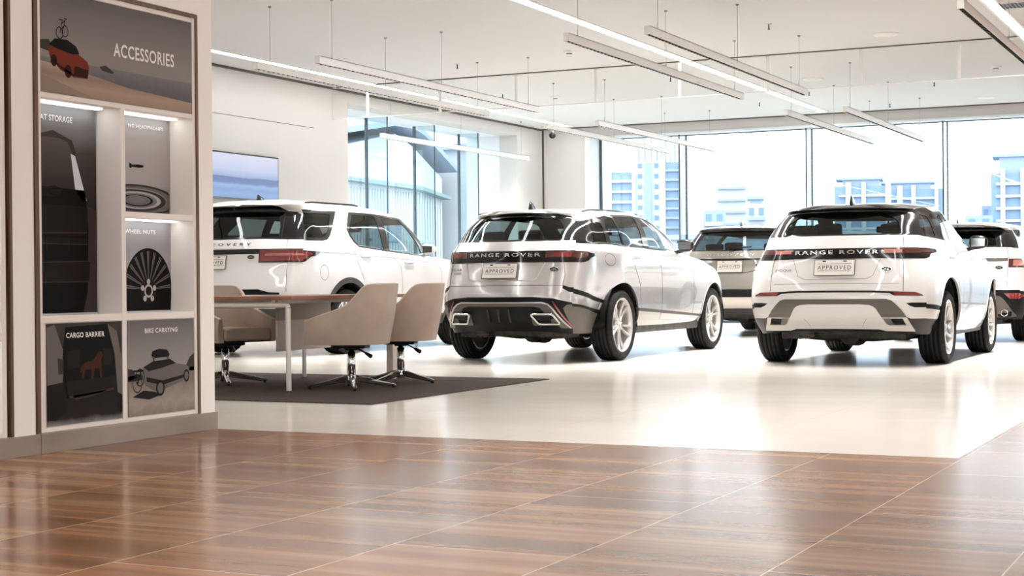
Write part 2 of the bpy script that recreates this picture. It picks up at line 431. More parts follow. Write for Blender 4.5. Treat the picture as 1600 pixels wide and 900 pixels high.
class Car:
    def __init__(s, key, name, label, cat, loc, mats):
        s.key = key; s.mats = mats
        s.root = thing(name, label, cat, loc)
        cols = car_grid(ROWS[key]); U = len(cols); V = len(cols[0])
        bm = bmesh.new()
        s.lc = bm.faces.layers.int.new('col'); s.lr = bm.faces.layers.int.new('reg')
        vs = [[bm.verts.new(p) for p in c] for c in cols]
        for i in range(U - 1):
            for k in range(V - 1):
                q = [vs[i][k], vs[i+1][k], vs[i+1][k+1], vs[i][k+1]]
                f = bm.faces.new(q); f[s.lc] = i
        bmesh.ops.remove_doubles(bm, verts=bm.verts[:], dist=1e-5)
        bm.normal_update()
        # outward check: a face on the flank must look to +x
        bm.faces.ensure_lookup_table()
        fl = max(bm.faces, key=lambda f: f.calc_center_median().x)
        if fl.normal.x < 0:
            bmesh.ops.reverse_faces(bm, faces=bm.faces[:]); bm.normal_update()
        s.bm = bm
        bv = [v.co.copy() for v in bm.verts]; bm.verts.index_update()
        s.bn = []
        for v in bm.verts:
            n = v.normal.copy()
            if abs(v.co.x) < 1e-4: n.x = 0
            s.bn.append(n.normalized() if n.length > 1e-6 else Vector((0, 0, 1)))
        s.bf = [[v.index for v in f.verts] for f in bm.faces]
        s.bv = bv
        s.tree = BVHTree.FromPolygons(bv, s.bf)
        s.names = {0: 'body'}
        s.nreg = 0

    # -------- surface look-ups
    def norm_at(s, p):
        loc, n, idx, d = s.tree.find_nearest(p)
        q = s.bf[idx]; w = [1.0 / (1e-5 + (s.bv[i] - loc).length) ** 2 for i in q]
        r = Vector((0, 0, 0))
        for i, k in zip(q, w): r += s.bn[i] * k
        return r.normalized()
    def hit(s, kind, a, z):
        if kind == 'R':
            loc, n, i, d = s.tree.ray_cast(Vector((abs(a), -4, z)), Vector((0, 1, 0)))
            if loc is None:
                loc, n, i, d = s.tree.find_nearest(Vector((abs(a), .1, z)))
        elif kind == 'S':
            loc, n, i, d = s.tree.ray_cast(Vector((4, a, z)), Vector((-1, 0, 0)))
            if loc is None:
                loc, n, i, d = s.tree.find_nearest(Vector((1, a, z)))
        else:
            loc, n, i, d = s.tree.ray_cast(Vector((abs(a), 9, z)), Vector((0, -1, 0)))
            if loc is None:
                loc, n, i, d = s.tree.find_nearest(Vector((abs(a), 4.3, z)))
        n = s.norm_at(loc)
        loc = loc.copy()
        if kind != 'S' and a < 0:
            loc.x = -loc.x; n.x = -n.x
        return loc, n

    # -------- cutting regions out of the shell
    def ok(s, kind, c):
        return c < KB if kind == 'R' else (KB <= c < KF) if kind == 'S' else c >= KF if kind == 'F' else True
    def p2(s, kind, co):
        return (co.y, co.z) if kind == 'S' else (co.x, co.z)
    def region(s, polys, rid=None, over=None):
        """polys: list of (kind, polygon). Returns the region id."""
        if rid is None:
            s.nreg += 1; rid = s.nreg
        bm = s.bm
        for kind, poly in polys:
            a0 = min(p[0] for p in poly); a1 = max(p[0] for p in poly); z0 = min(p[1] for p in poly); z1 = max(p[1] for p in poly)
            def bb(f):
                q = [s.p2(kind, v.co) for v in f.verts]
                return min(p[0] for p in q), max(p[0] for p in q), min(p[1] for p in q), max(p[1] for p in q)
            def hits(f, b):
                r = bb(f)
                return r[1] >= b[0] - 1e-5 and r[0] <= b[1] + 1e-5 and r[3] >= b[2] - 1e-5 and r[2] <= b[3] + 1e-5
            cand = set(f for f in bm.faces if s.ok(kind, f[s.lc]) and hits(f, (a0, a1, z0, z1)))
            n = len(poly)
            for i in range(n):
                p, q = poly[i], poly[(i + 1) % n]
                d = (q[0] - p[0], q[1] - p[1]); ln = math.hypot(*d)
                if ln < 1e-6: continue
                b = (min(p[0], q[0]), max(p[0], q[0]), min(p[1], q[1]), max(p[1], q[1]))
                sub = [f for f in cand if hits(f, b)]
                if not sub: continue
                es = set(); vs = set()
                for f in sub:
                    es.update(f.edges); vs.update(f.verts)
                no = (0, d[1] / ln, -d[0] / ln) if kind == 'S' else (d[1] / ln, 0, -d[0] / ln)
                co = (0, p[0], p[1]) if kind == 'S' else (p[0], 0, p[1])
                r = bmesh.ops.bisect_plane(bm, geom=sub + list(es) + list(vs), dist=2e-5, plane_co=co, plane_no=no)
                cand = set(f for f in cand if f.is_valid)
                for g in r['geom']:
                    if isinstance(g, bmesh.types.BMFace) and g.is_valid and s.ok(kind, g[s.lc]) and hits(g, (a0, a1, z0, z1)):
                        cand.add(g)
            for f in cand:
                if not f.is_valid: continue
                c = f.calc_center_median(); a, z = s.p2(kind, c)
                if inside(poly, a, z) and (over is None or f[s.lr] in over):
                    f[s.lr] = rid
        return rid

    # -------- turning regions into parts
    def part(s, rids, name, m, side='both', off=0.0, skirt=0.0, parent=None, label=None, flip=False, cond=None):
        """side: 'both' = one mesh across the car, 'pair' = two mirrored objects"""
        rids = (rids,) if isinstance(rids, int) else rids
        fs = [f for f in s.bm.faces if f[s.lr] in rids and (cond is None or cond(f))]
        if not fs: return []
        idx = {}; V = []; Nn = []; F = []
        for f in fs:
            q = []
            for v in f.verts:
                if v not in idx:
                    idx[v] = len(V); n = s.norm_at(v.co)
                    V.append(v.co + n * off); Nn.append(n)
                q.append(idx[v])
            F.append(q)
        if skirt:
            inset = set(fs)
            for f in fs:
                vs = list(f.verts)
                for k, v in enumerate(vs):
                    w = vs[(k + 1) % len(vs)]
                    e = s.bm.edges.get((v, w))
                    if e is None or sum(1 for g in e.link_faces if g in inset) != 1: continue
                    if abs(v.co.x) < 1e-5 and abs(w.co.x) < 1e-5: continue
                    b = len(V); nv, nw = Nn[idx[v]], Nn[idx[w]]
                    A, B = V[idx[v]], V[idx[w]]
                    out = (B - A).cross(nv).normalized()
                    V += [A.copy(), B.copy(), B - nw * skirt, A - nv * skirt]; Nn += [out] * 4
                    F.append([b + 1, b, b + 3, b + 2])
        res = []
        def mk(sx):
            return ([Vector((p.x * sx, p.y, p.z)) for p in V], [Vector((p.x * sx, p.y, p.z)) for p in Nn],
                    [q if sx > 0 else q[::-1] for q in F])
        sets = []
        if side == 'both':
            a, b = mk(1), mk(-1); k = len(a[0])
            sets.append((a[0] + b[0], a[1] + b[1], a[2] + [[i + k for i in q] for q in b[2]]))
        else:
            sets += [mk(1), mk(-1)]
        for v, n, f in sets:
            if flip:
                f = [q[::-1] for q in f]; n = [-x for x in n]
            me = bpy.data.meshes.new(name); me.from_pydata(v, [], f)
            me.polygons.foreach_set('use_smooth', [True] * len(f))
            me.materials.append(m); me.update()
            me.normals_split_custom_set_from_vertices([tuple(x) for x in n])
            o = link(bpy.data.objects.new(name, me), parent or s.root)
            if label: o['label'] = label
            res.append(o)
        return res

    def ribbon(s, mb, kind, pts, w, off=.0015, mirror=True, closed=False):
        """a narrow strip laid on the shell along a path"""
        P = []
        pts = list(pts) + ([pts[0]] if closed else [])
        for i in range(len(pts) - 1):
            a, b = pts[i], pts[i+1]; d = math.hypot(b[0] - a[0], b[1] - a[1]); n = max(1, int(d / .03))
            P += [(a[0] + (b[0] - a[0]) * k / n, a[1] + (b[1] - a[1]) * k / n) for k in range(n)]
        P.append(pts[-1])
        H = [s.hit(kind, a, z) for a, z in P]
        v = []
        for i, (p, n) in enumerate(H):
            t = (H[min(i + 1, len(H) - 1)][0] - H[max(i - 1, 0)][0])
            if t.length < 1e-6: t = Vector((0, 0, 1))
            x = n.cross(t).normalized() * (w / 2)
            v += [p + x + n * off, p - x + n * off]
        f = [(2*i, 2*i+1, 2*i+3, 2*i+2) for i in range(len(H) - 1)]
        mb.add(v, f)
        if mirror:
            mb.add([(-p.x, p.y, p.z) for p in v], [q[::-1] for q in f])

    def lettering(s, name, body, x0, x1, z, h, m, off=.004, thick=.003, parent=None, kind='R', space=1.0, bold=0.0):
        uv, f = text_shape(body, space=space, bold=bold)
        mb = MB(); v = []; vb = []
        for a, b in uv:
            p, n = s.hit(kind, x0 + (x1 - x0) * a, z + h * b)
            v.append(p + n * off); vb.append(p)
        mb.add(v, f)
        return mb.build(name, m, parent or s.root, fix=False)

def make_wheel(r, w, rim_r, style):
    """tyre mesh (outer face towards +x, centre at the origin) with rim, disc as children"""
    t = MB()
    n = 120
    prof = [(rim_r - .012, w/2 - .03), (rim_r + .004, w/2 - .008), (rim_r + .02, w/2 - .004), ((rim_r + r) / 2, w/2 + .006), (r - .028, w/2 - .004), (r - .008, w/2 - .022)]
    k = w / 2 - .022
    tread = []
    for g in (-.62, -.2, .2, .62):
        tread += [(r, g * k + .012 if False else g * k - .006), (r - .009, g * k - .005), (r - .009, g * k + .005), (r, g * k + .006)]
    tread = [(a, b) for a, b in reversed(sorted(tread, key=lambda q: q[1]))]
    full = [(a, b) for a, b in prof] + [(r - .002, k - .004)] + tread + [(r - .002, -k + .004)] + [(a, -b) for a, b in reversed(prof)]
    m = len(full); v = []; f = []
    for i in range(n):
        a = 2 * PI * i / n
        for j, (rr, h) in enumerate(full):
            q = rr
            if rr > r - .03 and (abs(h) > .62 * k + .006) and i % 3 == 0: q -= .007
            elif rr > r - .001 and abs(h) > .2 * k + .005 and i % 4 == 0: q -= .005
            v.append((h, q * math.cos(a), q * math.sin(a)))
    for i in range(n):
        i2 = (i + 1) % n
        for j in range(m - 1):
            f.append((i * m + j, i2 * m + j, i2 * m + j + 1, i * m + j + 1))
    t.add(v, f, True)
    tyre = t.build('tyre', M['rubber'])
    # rim
    b = MB(); R = rim_r; xo = w / 2 - .012
    b.lathe([(R - .03, -w / 2 + .03), (R - .012, -w / 2 + .03), (R - .018, 0), (R - .022, xo - .03), (R - .004, xo - .004), (R + .004, xo + .002), (R - .010, xo + .004), (R - .022, xo - .008), (R - .03, xo - .05), (R - .034, -.02), (R - .03, -w / 2 + .03)], 56, 'x')
    hubx = xo - .035
    b.lathe([(.0, hubx + .012), (.028, hubx + .012), (.032, hubx + .004), (.055, hubx), (.075, hubx - .01), (.078, hubx - .05), (0, hubx - .05)], 32, 'x')
    for q in range(5):
        a = 2 * PI * q / 5 + .3
        for wd in style['pair']:
            # spoke as a tapered, bowed bar
            segs = 7; vv = []; ff = []
            for i in range(segs + 1):
                tt = i / segs
                rad = .045 + (R - .05) * tt * .985
                ang = a + wd * (style['open0'] + (style['open1'] - style['open0']) * tt) + style['twist'] * tt * tt
                wid = (style['w0'] + (style['w1'] - style['w0']) * tt) / 2
                x = hubx + .004 + (xo - .010 - hubx) * tt ** 1.5 - .012 * math.sin(PI * tt)
                cy, cz = math.cos(ang), math.sin(ang)
                for sx, sw in ((0, -.6), (0, .6), (-.012, 1), (-.034, .9), (-.034, -.9), (-.012, -1)):
                    vv.append((x + sx, rad * cy - sw * wid * cz, rad * cz + sw * wid * cy))
            for i in range(segs):
                for k2 in range(6):
                    ff.append((i * 6 + k2, i * 6 + (k2 + 1) % 6, (i + 1) * 6 + (k2 + 1) % 6, (i + 1) * 6 + k2))
            b.add(vv, ff, False)
        an = a + PI / 5
        b.lathe([(0, hubx + .008), (.010, hubx + .008), (.011, hubx - .02)], 8, 'x', mat=Matrix.Translation((0, .054 * math.cos(an), .054 * math.sin(an))))
    rim = b.build('rim', M['rim_silver'], tyre)
    d = MB()
    d.lathe([(.06, hubx - .085), (R - .055, hubx - .085), (R - .055, hubx - .11), (.06, hubx - .11)], 40, 'x', smooth=False)
    d.box((hubx - .125, -.06, R * .45), (hubx - .07, .06, R - .05), .01)
    d.build('brake_disc', M['disc_steel'], tyre)
    h = MB()
    h.lathe([(.0, -w / 2 + .04), (R - .03, -w / 2 + .04), (R - .03, -w / 2 + .05), (0, -w / 2 + .05)], 32, 'x', smooth=False)
    h.lathe([(.0, -w / 2 + .0), (.07, -w / 2 + .0), (.07, -w / 2 + .05)], 20, 'x', smooth=False)
    h.build('hub_carrier', M['rim_dark'], tyre)
    return tyre

STYLE = {
 'split': dict(pair=(-1, 1), open0=.16, open1=.20, w0=.030, w1=.034, twist=0.0),
 'wide': dict(pair=(-1, 1), open0=.20, open1=.30, w0=.030, w1=.040, twist=.16),
}

def finish_car(c, spec):
    """everything that is not a patch of the shell: wheels, arches, underside, cabin, mirrors"""
    root = c.root; r = spec['tyre']; w = spec.get('tw', .245)
    tyre = make_wheel(r, w, spec['rim'], STYLE[spec['style']])
    first = True
    for y in spec['axles']:
        for sx in (1, -1):
            if first: o = tyre; o.parent = root; first = False
            else: o = copy_tree(tyre, root)
            o.location = (sx * (spec['half'] - w / 2 - .006), y, r)
            o.rotation_euler = (random.uniform(0, 6), 0, 0 if sx > 0 else PI)
    for (y, z, R) in spec['arches']:
        for sx in (1, -1):
            mb = MB(); n = 20; v = []; f = []
            xo, xi = spec['half'] - .035, spec['half'] - .40
            for i in range(n + 1):
                a = -.5 + (PI + 1.0) * i / n
                for x in (xo, xi):
                    v.append((sx * x, y + (R + .012) * math.cos(a), max(.34, z + (R + .012) * math.sin(a))))
            for i in range(n): f.append((2*i, 2*i+1, 2*i+3, 2*i+2))
            mb.add(v, f, True)
            mb.add([v[2*i+1] for i in range(n+1)], [tuple(range(n + 1))])
            mb.build('wheel_arch_liner', M['trim_black'], root)
    Ln = spec['len']; hw = spec['half']
    u = MB()
    zb = spec['under']
    ar, af = spec['axles']
    # rear pan, centre pan, front pan
    u.box((-.46, .34, zb + .06), (.46, .62, zb + .15), .02)
    u.box((-hw + .40, .55, zb + .03), (hw - .40, af + .5, zb + .12), .03)
    u.box((-hw + .05, ar + .46, zb), (hw - .05, af - .46, zb + .1), .03)
    u.box((-hw + .12, af + .45, zb - .02), (hw - .12, Ln - .25, zb + .1), .03)
    for sx in (1, -1):                     # suspension links
        u.tube([(sx * (hw - .22), ar, r - .02), (sx * .25, ar - .12, zb + .02)], .032, 8)
        u.tube([(sx * (hw - .24), ar + .05, r - .08), (sx * .35, ar + .3, zb + .0)], .03, 8)
        u.tube([(sx * (hw - .24), af, r - .06), (sx * .25, af - .1, zb + .02)], .03, 8)
    u.build('underbody', M['underbody'], root)
    e = MB()
    e.tube([(-.30, .50, zb + .06), (.30, .50, zb + .06)], .07, 14)
    for sx in (1, -1):
        e.tube([(sx * .30, .50, zb + .06), (sx * .44, .46, zb + .08), (sx * .50, .36, zb + .12)], .025, 8)
    e.tube([(0, .6, zb + .02), (0.05, af - .3, zb - .01)], .035, 8)
    for sx in (1, -1):
        e.box((sx * .44 - .17, .34, zb - .01), (sx * .44 + .17, .70, zb + .10), .03)
        for k in range(6): e.box((sx * .44 - .15 + k * .055, .335, zb - .012), (sx * .44 - .135 + k * .055, .70, zb + .0), .003)
    e.tube([(-.62, ar - .02, zb + .02), (-.2, ar - .1, zb - .01), (.2, ar - .1, zb - .01), (.62, ar - .02, zb + .02)], .04, 10)
    e.tube([(0, ar - .25, zb + .02), (0, ar + .1, zb + .0)], .10, 12)
    e.build('exhaust_silencer', M['underbody'], root)
    # cabin
    zf = spec['floor']
    cb = MB(); cb.box((-hw + .14, .45, zf - .04), (hw - .14, spec['dash'] + .35, zf), .01)
    cb.build('cabin_floor', M['cabin'], root)
    d = MB(); d.box((-hw + .16, spec['dash'], zf), (hw - .16, spec['dash'] + .38, spec['belt'] - .04), .05)
    d.lathe([(.165, 0), (.18, .012), (.195, 0), (.18, -.012), (.165, 0)], 24, 'x', mat=Matrix.Translation((-.38, spec['dash'] - .12, spec['belt'] - .12)) @ Matrix.Rotation(PI / 2 - .4, 4, 'X') @ Matrix.Rotation(PI/2, 4, 'Y'))
    d.build('dashboard', M['cabin'], root)
    for (y, xs) in spec['seats']:
        for x in xs:
            st = MB(); zt = spec['belt'] - (.01 if y < 1.2 else .04)
            st.box((x - .24, y, zf), (x + .24, y + .5, zf + .16), .05)
            T = Matrix.Translation((x, y + .04, zf + .1)) @ Matrix.Rotation(.22, 4, 'X')
            st.box((-.24, -.07, 0), (.24, .06, zt - zf - .04), .05, mat=T)
            st.build('cabin_seat', M['seat_leather'], root)
            if x == 0: continue
            hr = MB(); hr.box((-.145, -.045, zt - zf + .0), (.145, .045, zt - zf + (.10 if y < 1.2 else .17)), .04, mat=T)
            hr.tube([T @ Vector((-.05, 0, zt - zf - .1)), T @ Vector((-.05, 0, zt - zf + .06))], .007, 6)
            hr.tube([T @ Vector((.05, 0, zt - zf - .1)), T @ Vector((.05, 0, zt - zf + .06))], .007, 6)
            hr.build('headrest', M['seat_leather'], root)
    im = MB(); im.box((-.12, spec['dash'] + .02, spec['top'] - .13), (.12, spec['dash'] + .05, spec['top'] - .06), .02)
    im.tube([(0, spec['dash'] + .04, spec['top'] - .07), (0, spec['dash'] + .10, spec['top'] + .0)], .01, 6)
    im.build('cabin_mirror', M['cabin'], root)
    # door mirrors
    my, mz, mx = spec['mirror']
    for sx in (1, -1):
        bm = bmesh.new(); bmesh.ops.create_uvsphere(bm, u_segments=20, v_segments=14, radius=1)
        for q in bm.verts:
            x, y, z = q.co
            sg = lambda t, p: math.copysign(abs(t) ** p, t)
            x, z = sg(x, .75), sg(z, .75)
            y = y if y > 0 else y * .25
            q.co = (sx * (mx - .02 + .095 * x), my + .10 * y, mz + .070 * z * (1 - .12 * x))
        mb = MB().frombm(bm, smooth=True)
        mb.tube([(sx * (mx - .20), my + .05, mz - .09), (sx * (mx - .06), my + .03, mz - .05)], .022, 8)
        o = mb.build('door_mirror', M[spec.get('mirror_mat', 'mirror_shell')], root)
        gm = MB(); gm.prism([(sx * (mx - .09), mz - .045), (sx * (mx + .045), mz - .040), (sx * (mx + .05), mz + .038), (sx * (mx - .095), mz + .045)], my - .028, my - .025, 'xz')
        gm.build('mirror_glass', M['mirror_pane'], o)
    # shark-fin aerial
    ay, az = spec['aerial']
    fin = MB(); v = []; f = []
    for i in range(7):
        t = i / 6
        h = .085 * (1 - t) ** .55 + .004; half = .026 * (math.sin(PI * min(1, .15 + t * .85)) * .7 + .3)
        v += [(-half, ay + .17 * t, az - .03), (-half * .35, ay + .17 * t + .01, az + h * .7), (0, ay + .17 * t + .015, az + h), (half * .35, ay + .17 * t + .01, az + h * .7), (half, ay + .17 * t, az - .03)]
    for i in range(6):
        for k in range(4): f.append((i*5+k, i*5+k+1, i*5+k+6, i*5+k+5))
    f += [(0, 1, 2, 3, 4), (34, 33, 32, 31, 30)]
    fin.add(v, f, False).build('shark_fin_aerial', M['gloss_black'], root)

def number_plate(c, x, z0, z1, w=.385, text=True):
    p0, _ = c.hit('R', x, z0); p1, _ = c.hit('R', x, z1)
    y = min(p0.y, p1.y) - .004; h = z1 - z0
    tilt = math.atan2(p1.y - p0.y, h)
    T = Matrix.Translation((x, (p0.y + p1.y) / 2 - .016, (z0 + z1) / 2)) @ Matrix.Rotation(-tilt, 4, 'X')
    mb = MB(); mb.box((-w / 2, -.006, -h / 2), (w / 2, .006, h / 2), .004, mat=T)
    pl = mb.build('number_plate', M['plate'], c.root)
    bd = MB()
    for a, b in (((-w/2, -h/2), (w/2, -h/2)), ((-w/2, h/2), (w/2, h/2)), ((-w/2, -h/2), (-w/2, h/2)), ((w/2, -h/2), (w/2, h/2))):
        bd.tube([T @ Vector((a[0], 0, a[1])), T @ Vector((b[0], 0, b[1]))], .006, 6)
    bd.build('plate_border', M['plastic_grey'], pl)
    if text:
        uv, f = text_shape('APPROVED', space=1.25); t = MB()
        t.add([T @ Vector((-w * .42 + w * .84 * a, -.0075, -.022 + .040 * b)) for a, b in uv], f)
        for zz in (.034, -.036):
            t.add([T @ Vector((q[0], -.0075, q[1])) for q in ((-w * .42, zz), (w * .42, zz), (w * .42, zz + .003), (-w * .42, zz + .003))], [(0, 1, 2, 3)])
        t.build('plate_lettering', M['ink'], pl, fix=False)
    sc = MB()
    for xx in (-.10, .10):
        sc.box((xx - .016, -.010, h / 2 - .02), (xx + .016, -.004, h / 2 - .010), .002, mat=T @ Matrix.Rotation(.0, 4, 'Y'))
    sc.build('plate_clip', M['ink'], pl)
    return pl

def oval_badge(c, x, z, rx=.048, rz=.024):
    p, n = c.hit('R', x, z)
    Z = n; X = Vector((1, 0, 0)); X = (X - Z * X.dot(Z)).normalized(); Y = Z.cross(X)
    T = Matrix((( X.x, Y.x, Z.x, p.x), (X.y, Y.y, Z.y, p.y), (X.z, Y.z, Z.z, p.z), (0, 0, 0, 1)))
    mb = MB(); k = 28
    v = []; f = []
    for (s_, h) in ((1.0, 0), (1.0, .004), (.90, .006), (0.001, .006)):
        v += [(rx * s_ * math.cos(2*PI*i/k), rz * s_ * math.sin(2*PI*i/k), h) for i in range(k)]
    for j in range(3):
        f += [(j*k+i, j*k+(i+1)%k, (j+1)*k+(i+1)%k, (j+1)*k+i) for i in range(k)]
    mb.add(v, f, True, T)
    b = mb.build('badge', M['emblem'], c.root)
    t = MB()
    for word, z0, ww in (('LAND', .002, .7), ('ROVER', -.011, .9)):
        uv, ff = text_shape(word)
        t.add([T @ Vector((rx * ww * (a - .5) * 1.3, z0 + .009 * q, .0068)) for a, q in uv], ff)
    rim = []
    for i in range(k):
        for s_ in (1.0, .92): rim.append((rx * s_ * math.cos(2*PI*i/k), rz * s_ * math.sin(2*PI*i/k), .0066))
    t.add(rim, [(2*i, 2*i+1, (2*i+3) % (2*k), (2*i+2) % (2*k)) for i in range(k)], False, T)
    t.build('badge_lettering', M['letter_silver'], b, fix=False)
    return b
# ------------------------------------------------------------------ the five cars
def front_end(c, hood_z, cowl, lampz):
    """headlamps, grille and windscreen on the far end of the car"""
    g = c.region([('F', [(-.05, .50), (.52, .50), (.55, lampz + .04), (-.05, lampz + .04)])])
    h = c.region([('F', [(.58, lampz - .07), (2, lampz - .05), (2, lampz + .07), (.58, lampz + .05)])])
    c.part(g, 'grille', M['trim_black']); c.part(h, 'headlamp', M['lamp_clear'], 'pair')

def gaps(c, lines, w=.006, name='panel_seam', m=None):
    for kind, pts in lines:
        mid = kind == 'R' and abs(pts[0][0]) < 1e-6      # a line across the centre of the tailgate is one piece
        for sx in ((0,) if mid else (1, -1)):
            mb = MB(); c.ribbon(mb, kind, pts, w, mirror=mid)
            if sx < 0:
                mb.v = [(-x, y, z) for x, y, z in mb.v]; mb.f = [q[::-1] for q in mb.f]
            mb.build(name, m or M['gap'], c.root, fix=False)

def shell(c, paint, panes, glassy, top, zlin=.75, roof=None):
    """body panel, cabin lining"""
    c.part(0, 'body', paint)
    skip = set(panes)
    c.part([r for r in range(c.nreg + 1) if r not in skip], 'cabin_lining', M['cabin'], off=-.012, flip=True,
           cond=lambda f: f.calc_center_median().z > zlin and f.calc_center_median().y > .05)

def arches_cut(c, arches):
    c.hole = c.region([('S', circle_poly(y, z, R)) for y, z, R in arches])

def build_silver():
    c = Car('velar', 'car', 'silver SUV in the middle with two big trapezoid exhausts, next to the desk', 'car', (-7.09, 14.2, 0), None)
    paint = M['silver_paint']
    # dark band of the greenhouse: rear window round to the side windows
    gh = c.region([
        ('R', [(-.05, 1.245), (.40, 1.247), (.66, 1.252), (2, 1.232), (2, 1.445), (.60, 1.462), (.545, 1.505), (.46, 1.53), (.22, 1.550), (-.05, 1.554)]),
        ('S', [(-.5, 1.236), (.52, 1.222), (.96, 1.215), (1.21, 1.20), (1.70, 1.190), (2.04, 1.177), (2.75, 1.166), (3.16, 1.155), (3.42, 1.150), (3.22, 1.31), (2.92, 1.48), (2.75, 1.530),
               (2.0, 1.552), (1.6, 1.552), (1.19, 1.534), (.96, 1.50), (.83, 1.482), (.62, 1.452), (-.5, 1.432)]),
        ('F', [(.58, 1.155), (2, 1.155), (2, 1.53), (.52, 1.51)])])
    rw = c.region([('R', [(-.05, 1.262), (.56, 1.268), (.52, 1.40), (.455, 1.465), (.36, 1.488), (-.05, 1.508)])])
    p1 = c.region([('S', [(.70, 1.238), (.955, 1.230), (.985, 1.44), (.93, 1.455), (.76, 1.425)])])
    p2 = c.region([('S', [(1.03, 1.228), (1.235, 1.217), (1.25, 1.515), (1.19, 1.51), (1.09, 1.475), (1.035, 1.40)])])
    p3 = c.region([('S', [(1.275, 1.216), (1.80, 1.199), (1.86, 1.532), (1.29, 1.517)])])
    p4 = c.region([('S', [(1.97, 1.195), (3.04, 1.172), (2.84, 1.33), (2.50, 1.49), (2.38, 1.518), (1.985, 1.536)])])
    ws = c.region([('F', [(-.05, 1.14), (.72, 1.14), (.60, 1.475), (-.05, 1.47)])])
    # light bar and lamps
    band = c.region([
        ('R', [(-.05, 1.032), (.62, 1.027), (2, 1.026), (2, 1.147), (.62, 1.148), (-.05, 1.143)]),
        ('S', [(-.5, 1.027), (.435, 1.027), (.50, 1.040), (.56, 1.075), (.645, 1.092), (.645, 1.118), (.50, 1.135), (.35, 1.145), (-.5, 1.147)])])
    lens = c.region([
        ('R', [(.445, 1.078), (2, 1.072), (2, 1.140), (.445, 1.138)]),
        ('S', [(-.5, 1.072), (.44, 1.070), (.53, 1.095), (.50, 1.128), (.35, 1.138), (-.5, 1.140)])])
    lens2 = c.region([('R', [(.52, 1.088), (.68, 1.086), (.68, 1.128), (.52, 1.130)])])
    slot = c.region([
        ('R', [(.645, .798), (.645, .765), (.70, .728), (2, .60), (2, .66), (.70, .776)]),
        ('S', [(-.2, .90), (.275, .757), (.565, .676), (.70, .640), (.90, .607), (.90, .584), (.70, .604), (.565, .630), (.275, .702), (-.2, .83)])])
    # bumper below the painted edge
    low = c.region([
        ('R', [(-.05, .679), (.373, .679), (.572, .663), (.74, .617), (2, .56), (2, -1), (-.05, -1)]),
        ('S', [(-.5, .70), (.262, .607), (.42, .578), (.58, .549), (.80, .513), (.80, -1), (-.5, -1)])])
    corner = c.region([
        ('R', [(.655, .565), (.69, .600), (2, .56), (2, -1), (.70, -1), (.70, .36)]),
        ('S', [(-.5, .64), (.30, .575), (.45, .545), (.62, .500), (.80, .482), (.80, -1), (-.5, -1)])])
    refl = c.region([('R', [(.555, .632), (.572, .632), (.698, .40), (.698, .375), (.69, .375)])])
    skid = c.region([('R', [(-.05, .628), (.45, .628), (.515, .612), (.56, .575), (.690, .366), (.60, .366), (.585, .395), (.34, .395), (.34, .50), (.45, .50), (.47, .53), (.43, .572), (.36, .585), (-.05, .585)])])
    rimtop = c.region([('R', [(-.05, .628), (.45, .628), (.515, .612), (.56, .575), (.690, .366), (.672, .366), (.548, .566), (.507, .600), (.448, .616), (-.05, .616)])])
    rec = c.region([('R', [(-.05, 1.026), (.450, 1.026), (.385, .868), (.355, .846), (-.05, .846)])], over={0})
    sill = c.region([('S', [(1.40, .430), (2.5, .392), (3.70, .345), (3.70, -1), (1.40, -1)])], over={0})
    strip = c.region([('S', [(1.44, .548), (3.60, .435), (3.60, .408), (1.44, .515)])], over={0})
    lip = [c.region([('S', circle_poly(1.07, .37, .470))], over={0}), c.region([('S', circle_poly(4.02, .365, .468))], over={0})]
    arches = [(1.07, .37, .445), (4.02, .365, .443)]
    arches_cut(c, arches)
    front_end(c, 1.0, 3.7, .82)
    P = c.part
    P(gh, 'window_surround', M['gloss_black'])
    P(rw, 'rear_window', M['rear_glass'], off=-.004)
    P(p1, 'quarter_window', M['privacy_glass'], 'pair', off=-.003); P([p2, p3], 'rear_door_window', M['privacy_glass'], 'pair', off=-.003)
    P(p4, 'front_door_window', M['clear_glass'], 'pair', off=-.003); P(ws, 'windscreen', M['clear_glass'])
    P(band, 'light_bar', M['gloss_black'], off=.003, skirt=.02)
    lo = P(lens, 'tail_lamp', M['lamp_smoke'], 'pair', off=.006, skirt=.01)
    for o, sx in zip(lo, (1, -1)): pass
    P(lens2, 'tail_lamp_inner', M['lamp_red'], 'pair', off=.008, skirt=.01)
    P(slot, 'bumper_slot', M['trim_black'], 'pair')
    P(low, 'lower_bumper', M['trim_black']); P(corner, 'bumper_corner', M['plastic_grey'], 'pair', label='grey lower bumper corner')
    P(refl, 'reflector', M['lamp_red'], 'pair', off=.004)
    P(skid, 'skid_plate', M['plastic_grey'], off=.012, skirt=.03); P(rimtop, 'skid_plate_edge', M['satin_silver'], off=.018, skirt=.02)
    P(rec, 'plate_recess', paint, off=-.002); P(sill, 'side_sill', M['silver_paint'], 'pair', off=.004, skirt=.01); P(strip, 'side_strip', M['plastic_dark'], 'pair', off=.004, skirt=.006)
    [P(q_, 'wheel_arch_lip', M['silver_paint'], 'pair', off=.007, skirt=.02) for q_ in lip]
    # tailgate ribs inside the dark bumper opening, exhaust surrounds
    for x0, sk in ((.0, 0), (.12, .03), (-.12, -.03)):
        rb = MB(); p0, _ = c.hit('R', x0, .55)
        rb.prism([(p0.y - .015, .55), (p0.y + .02, .57), (p0.y + .07, .42), (p0.y + .03, .42)], x0 - .008, x0 + .008, 'yz')
        rb.build('diffuser_fin', M['plastic_dark'], c.root)
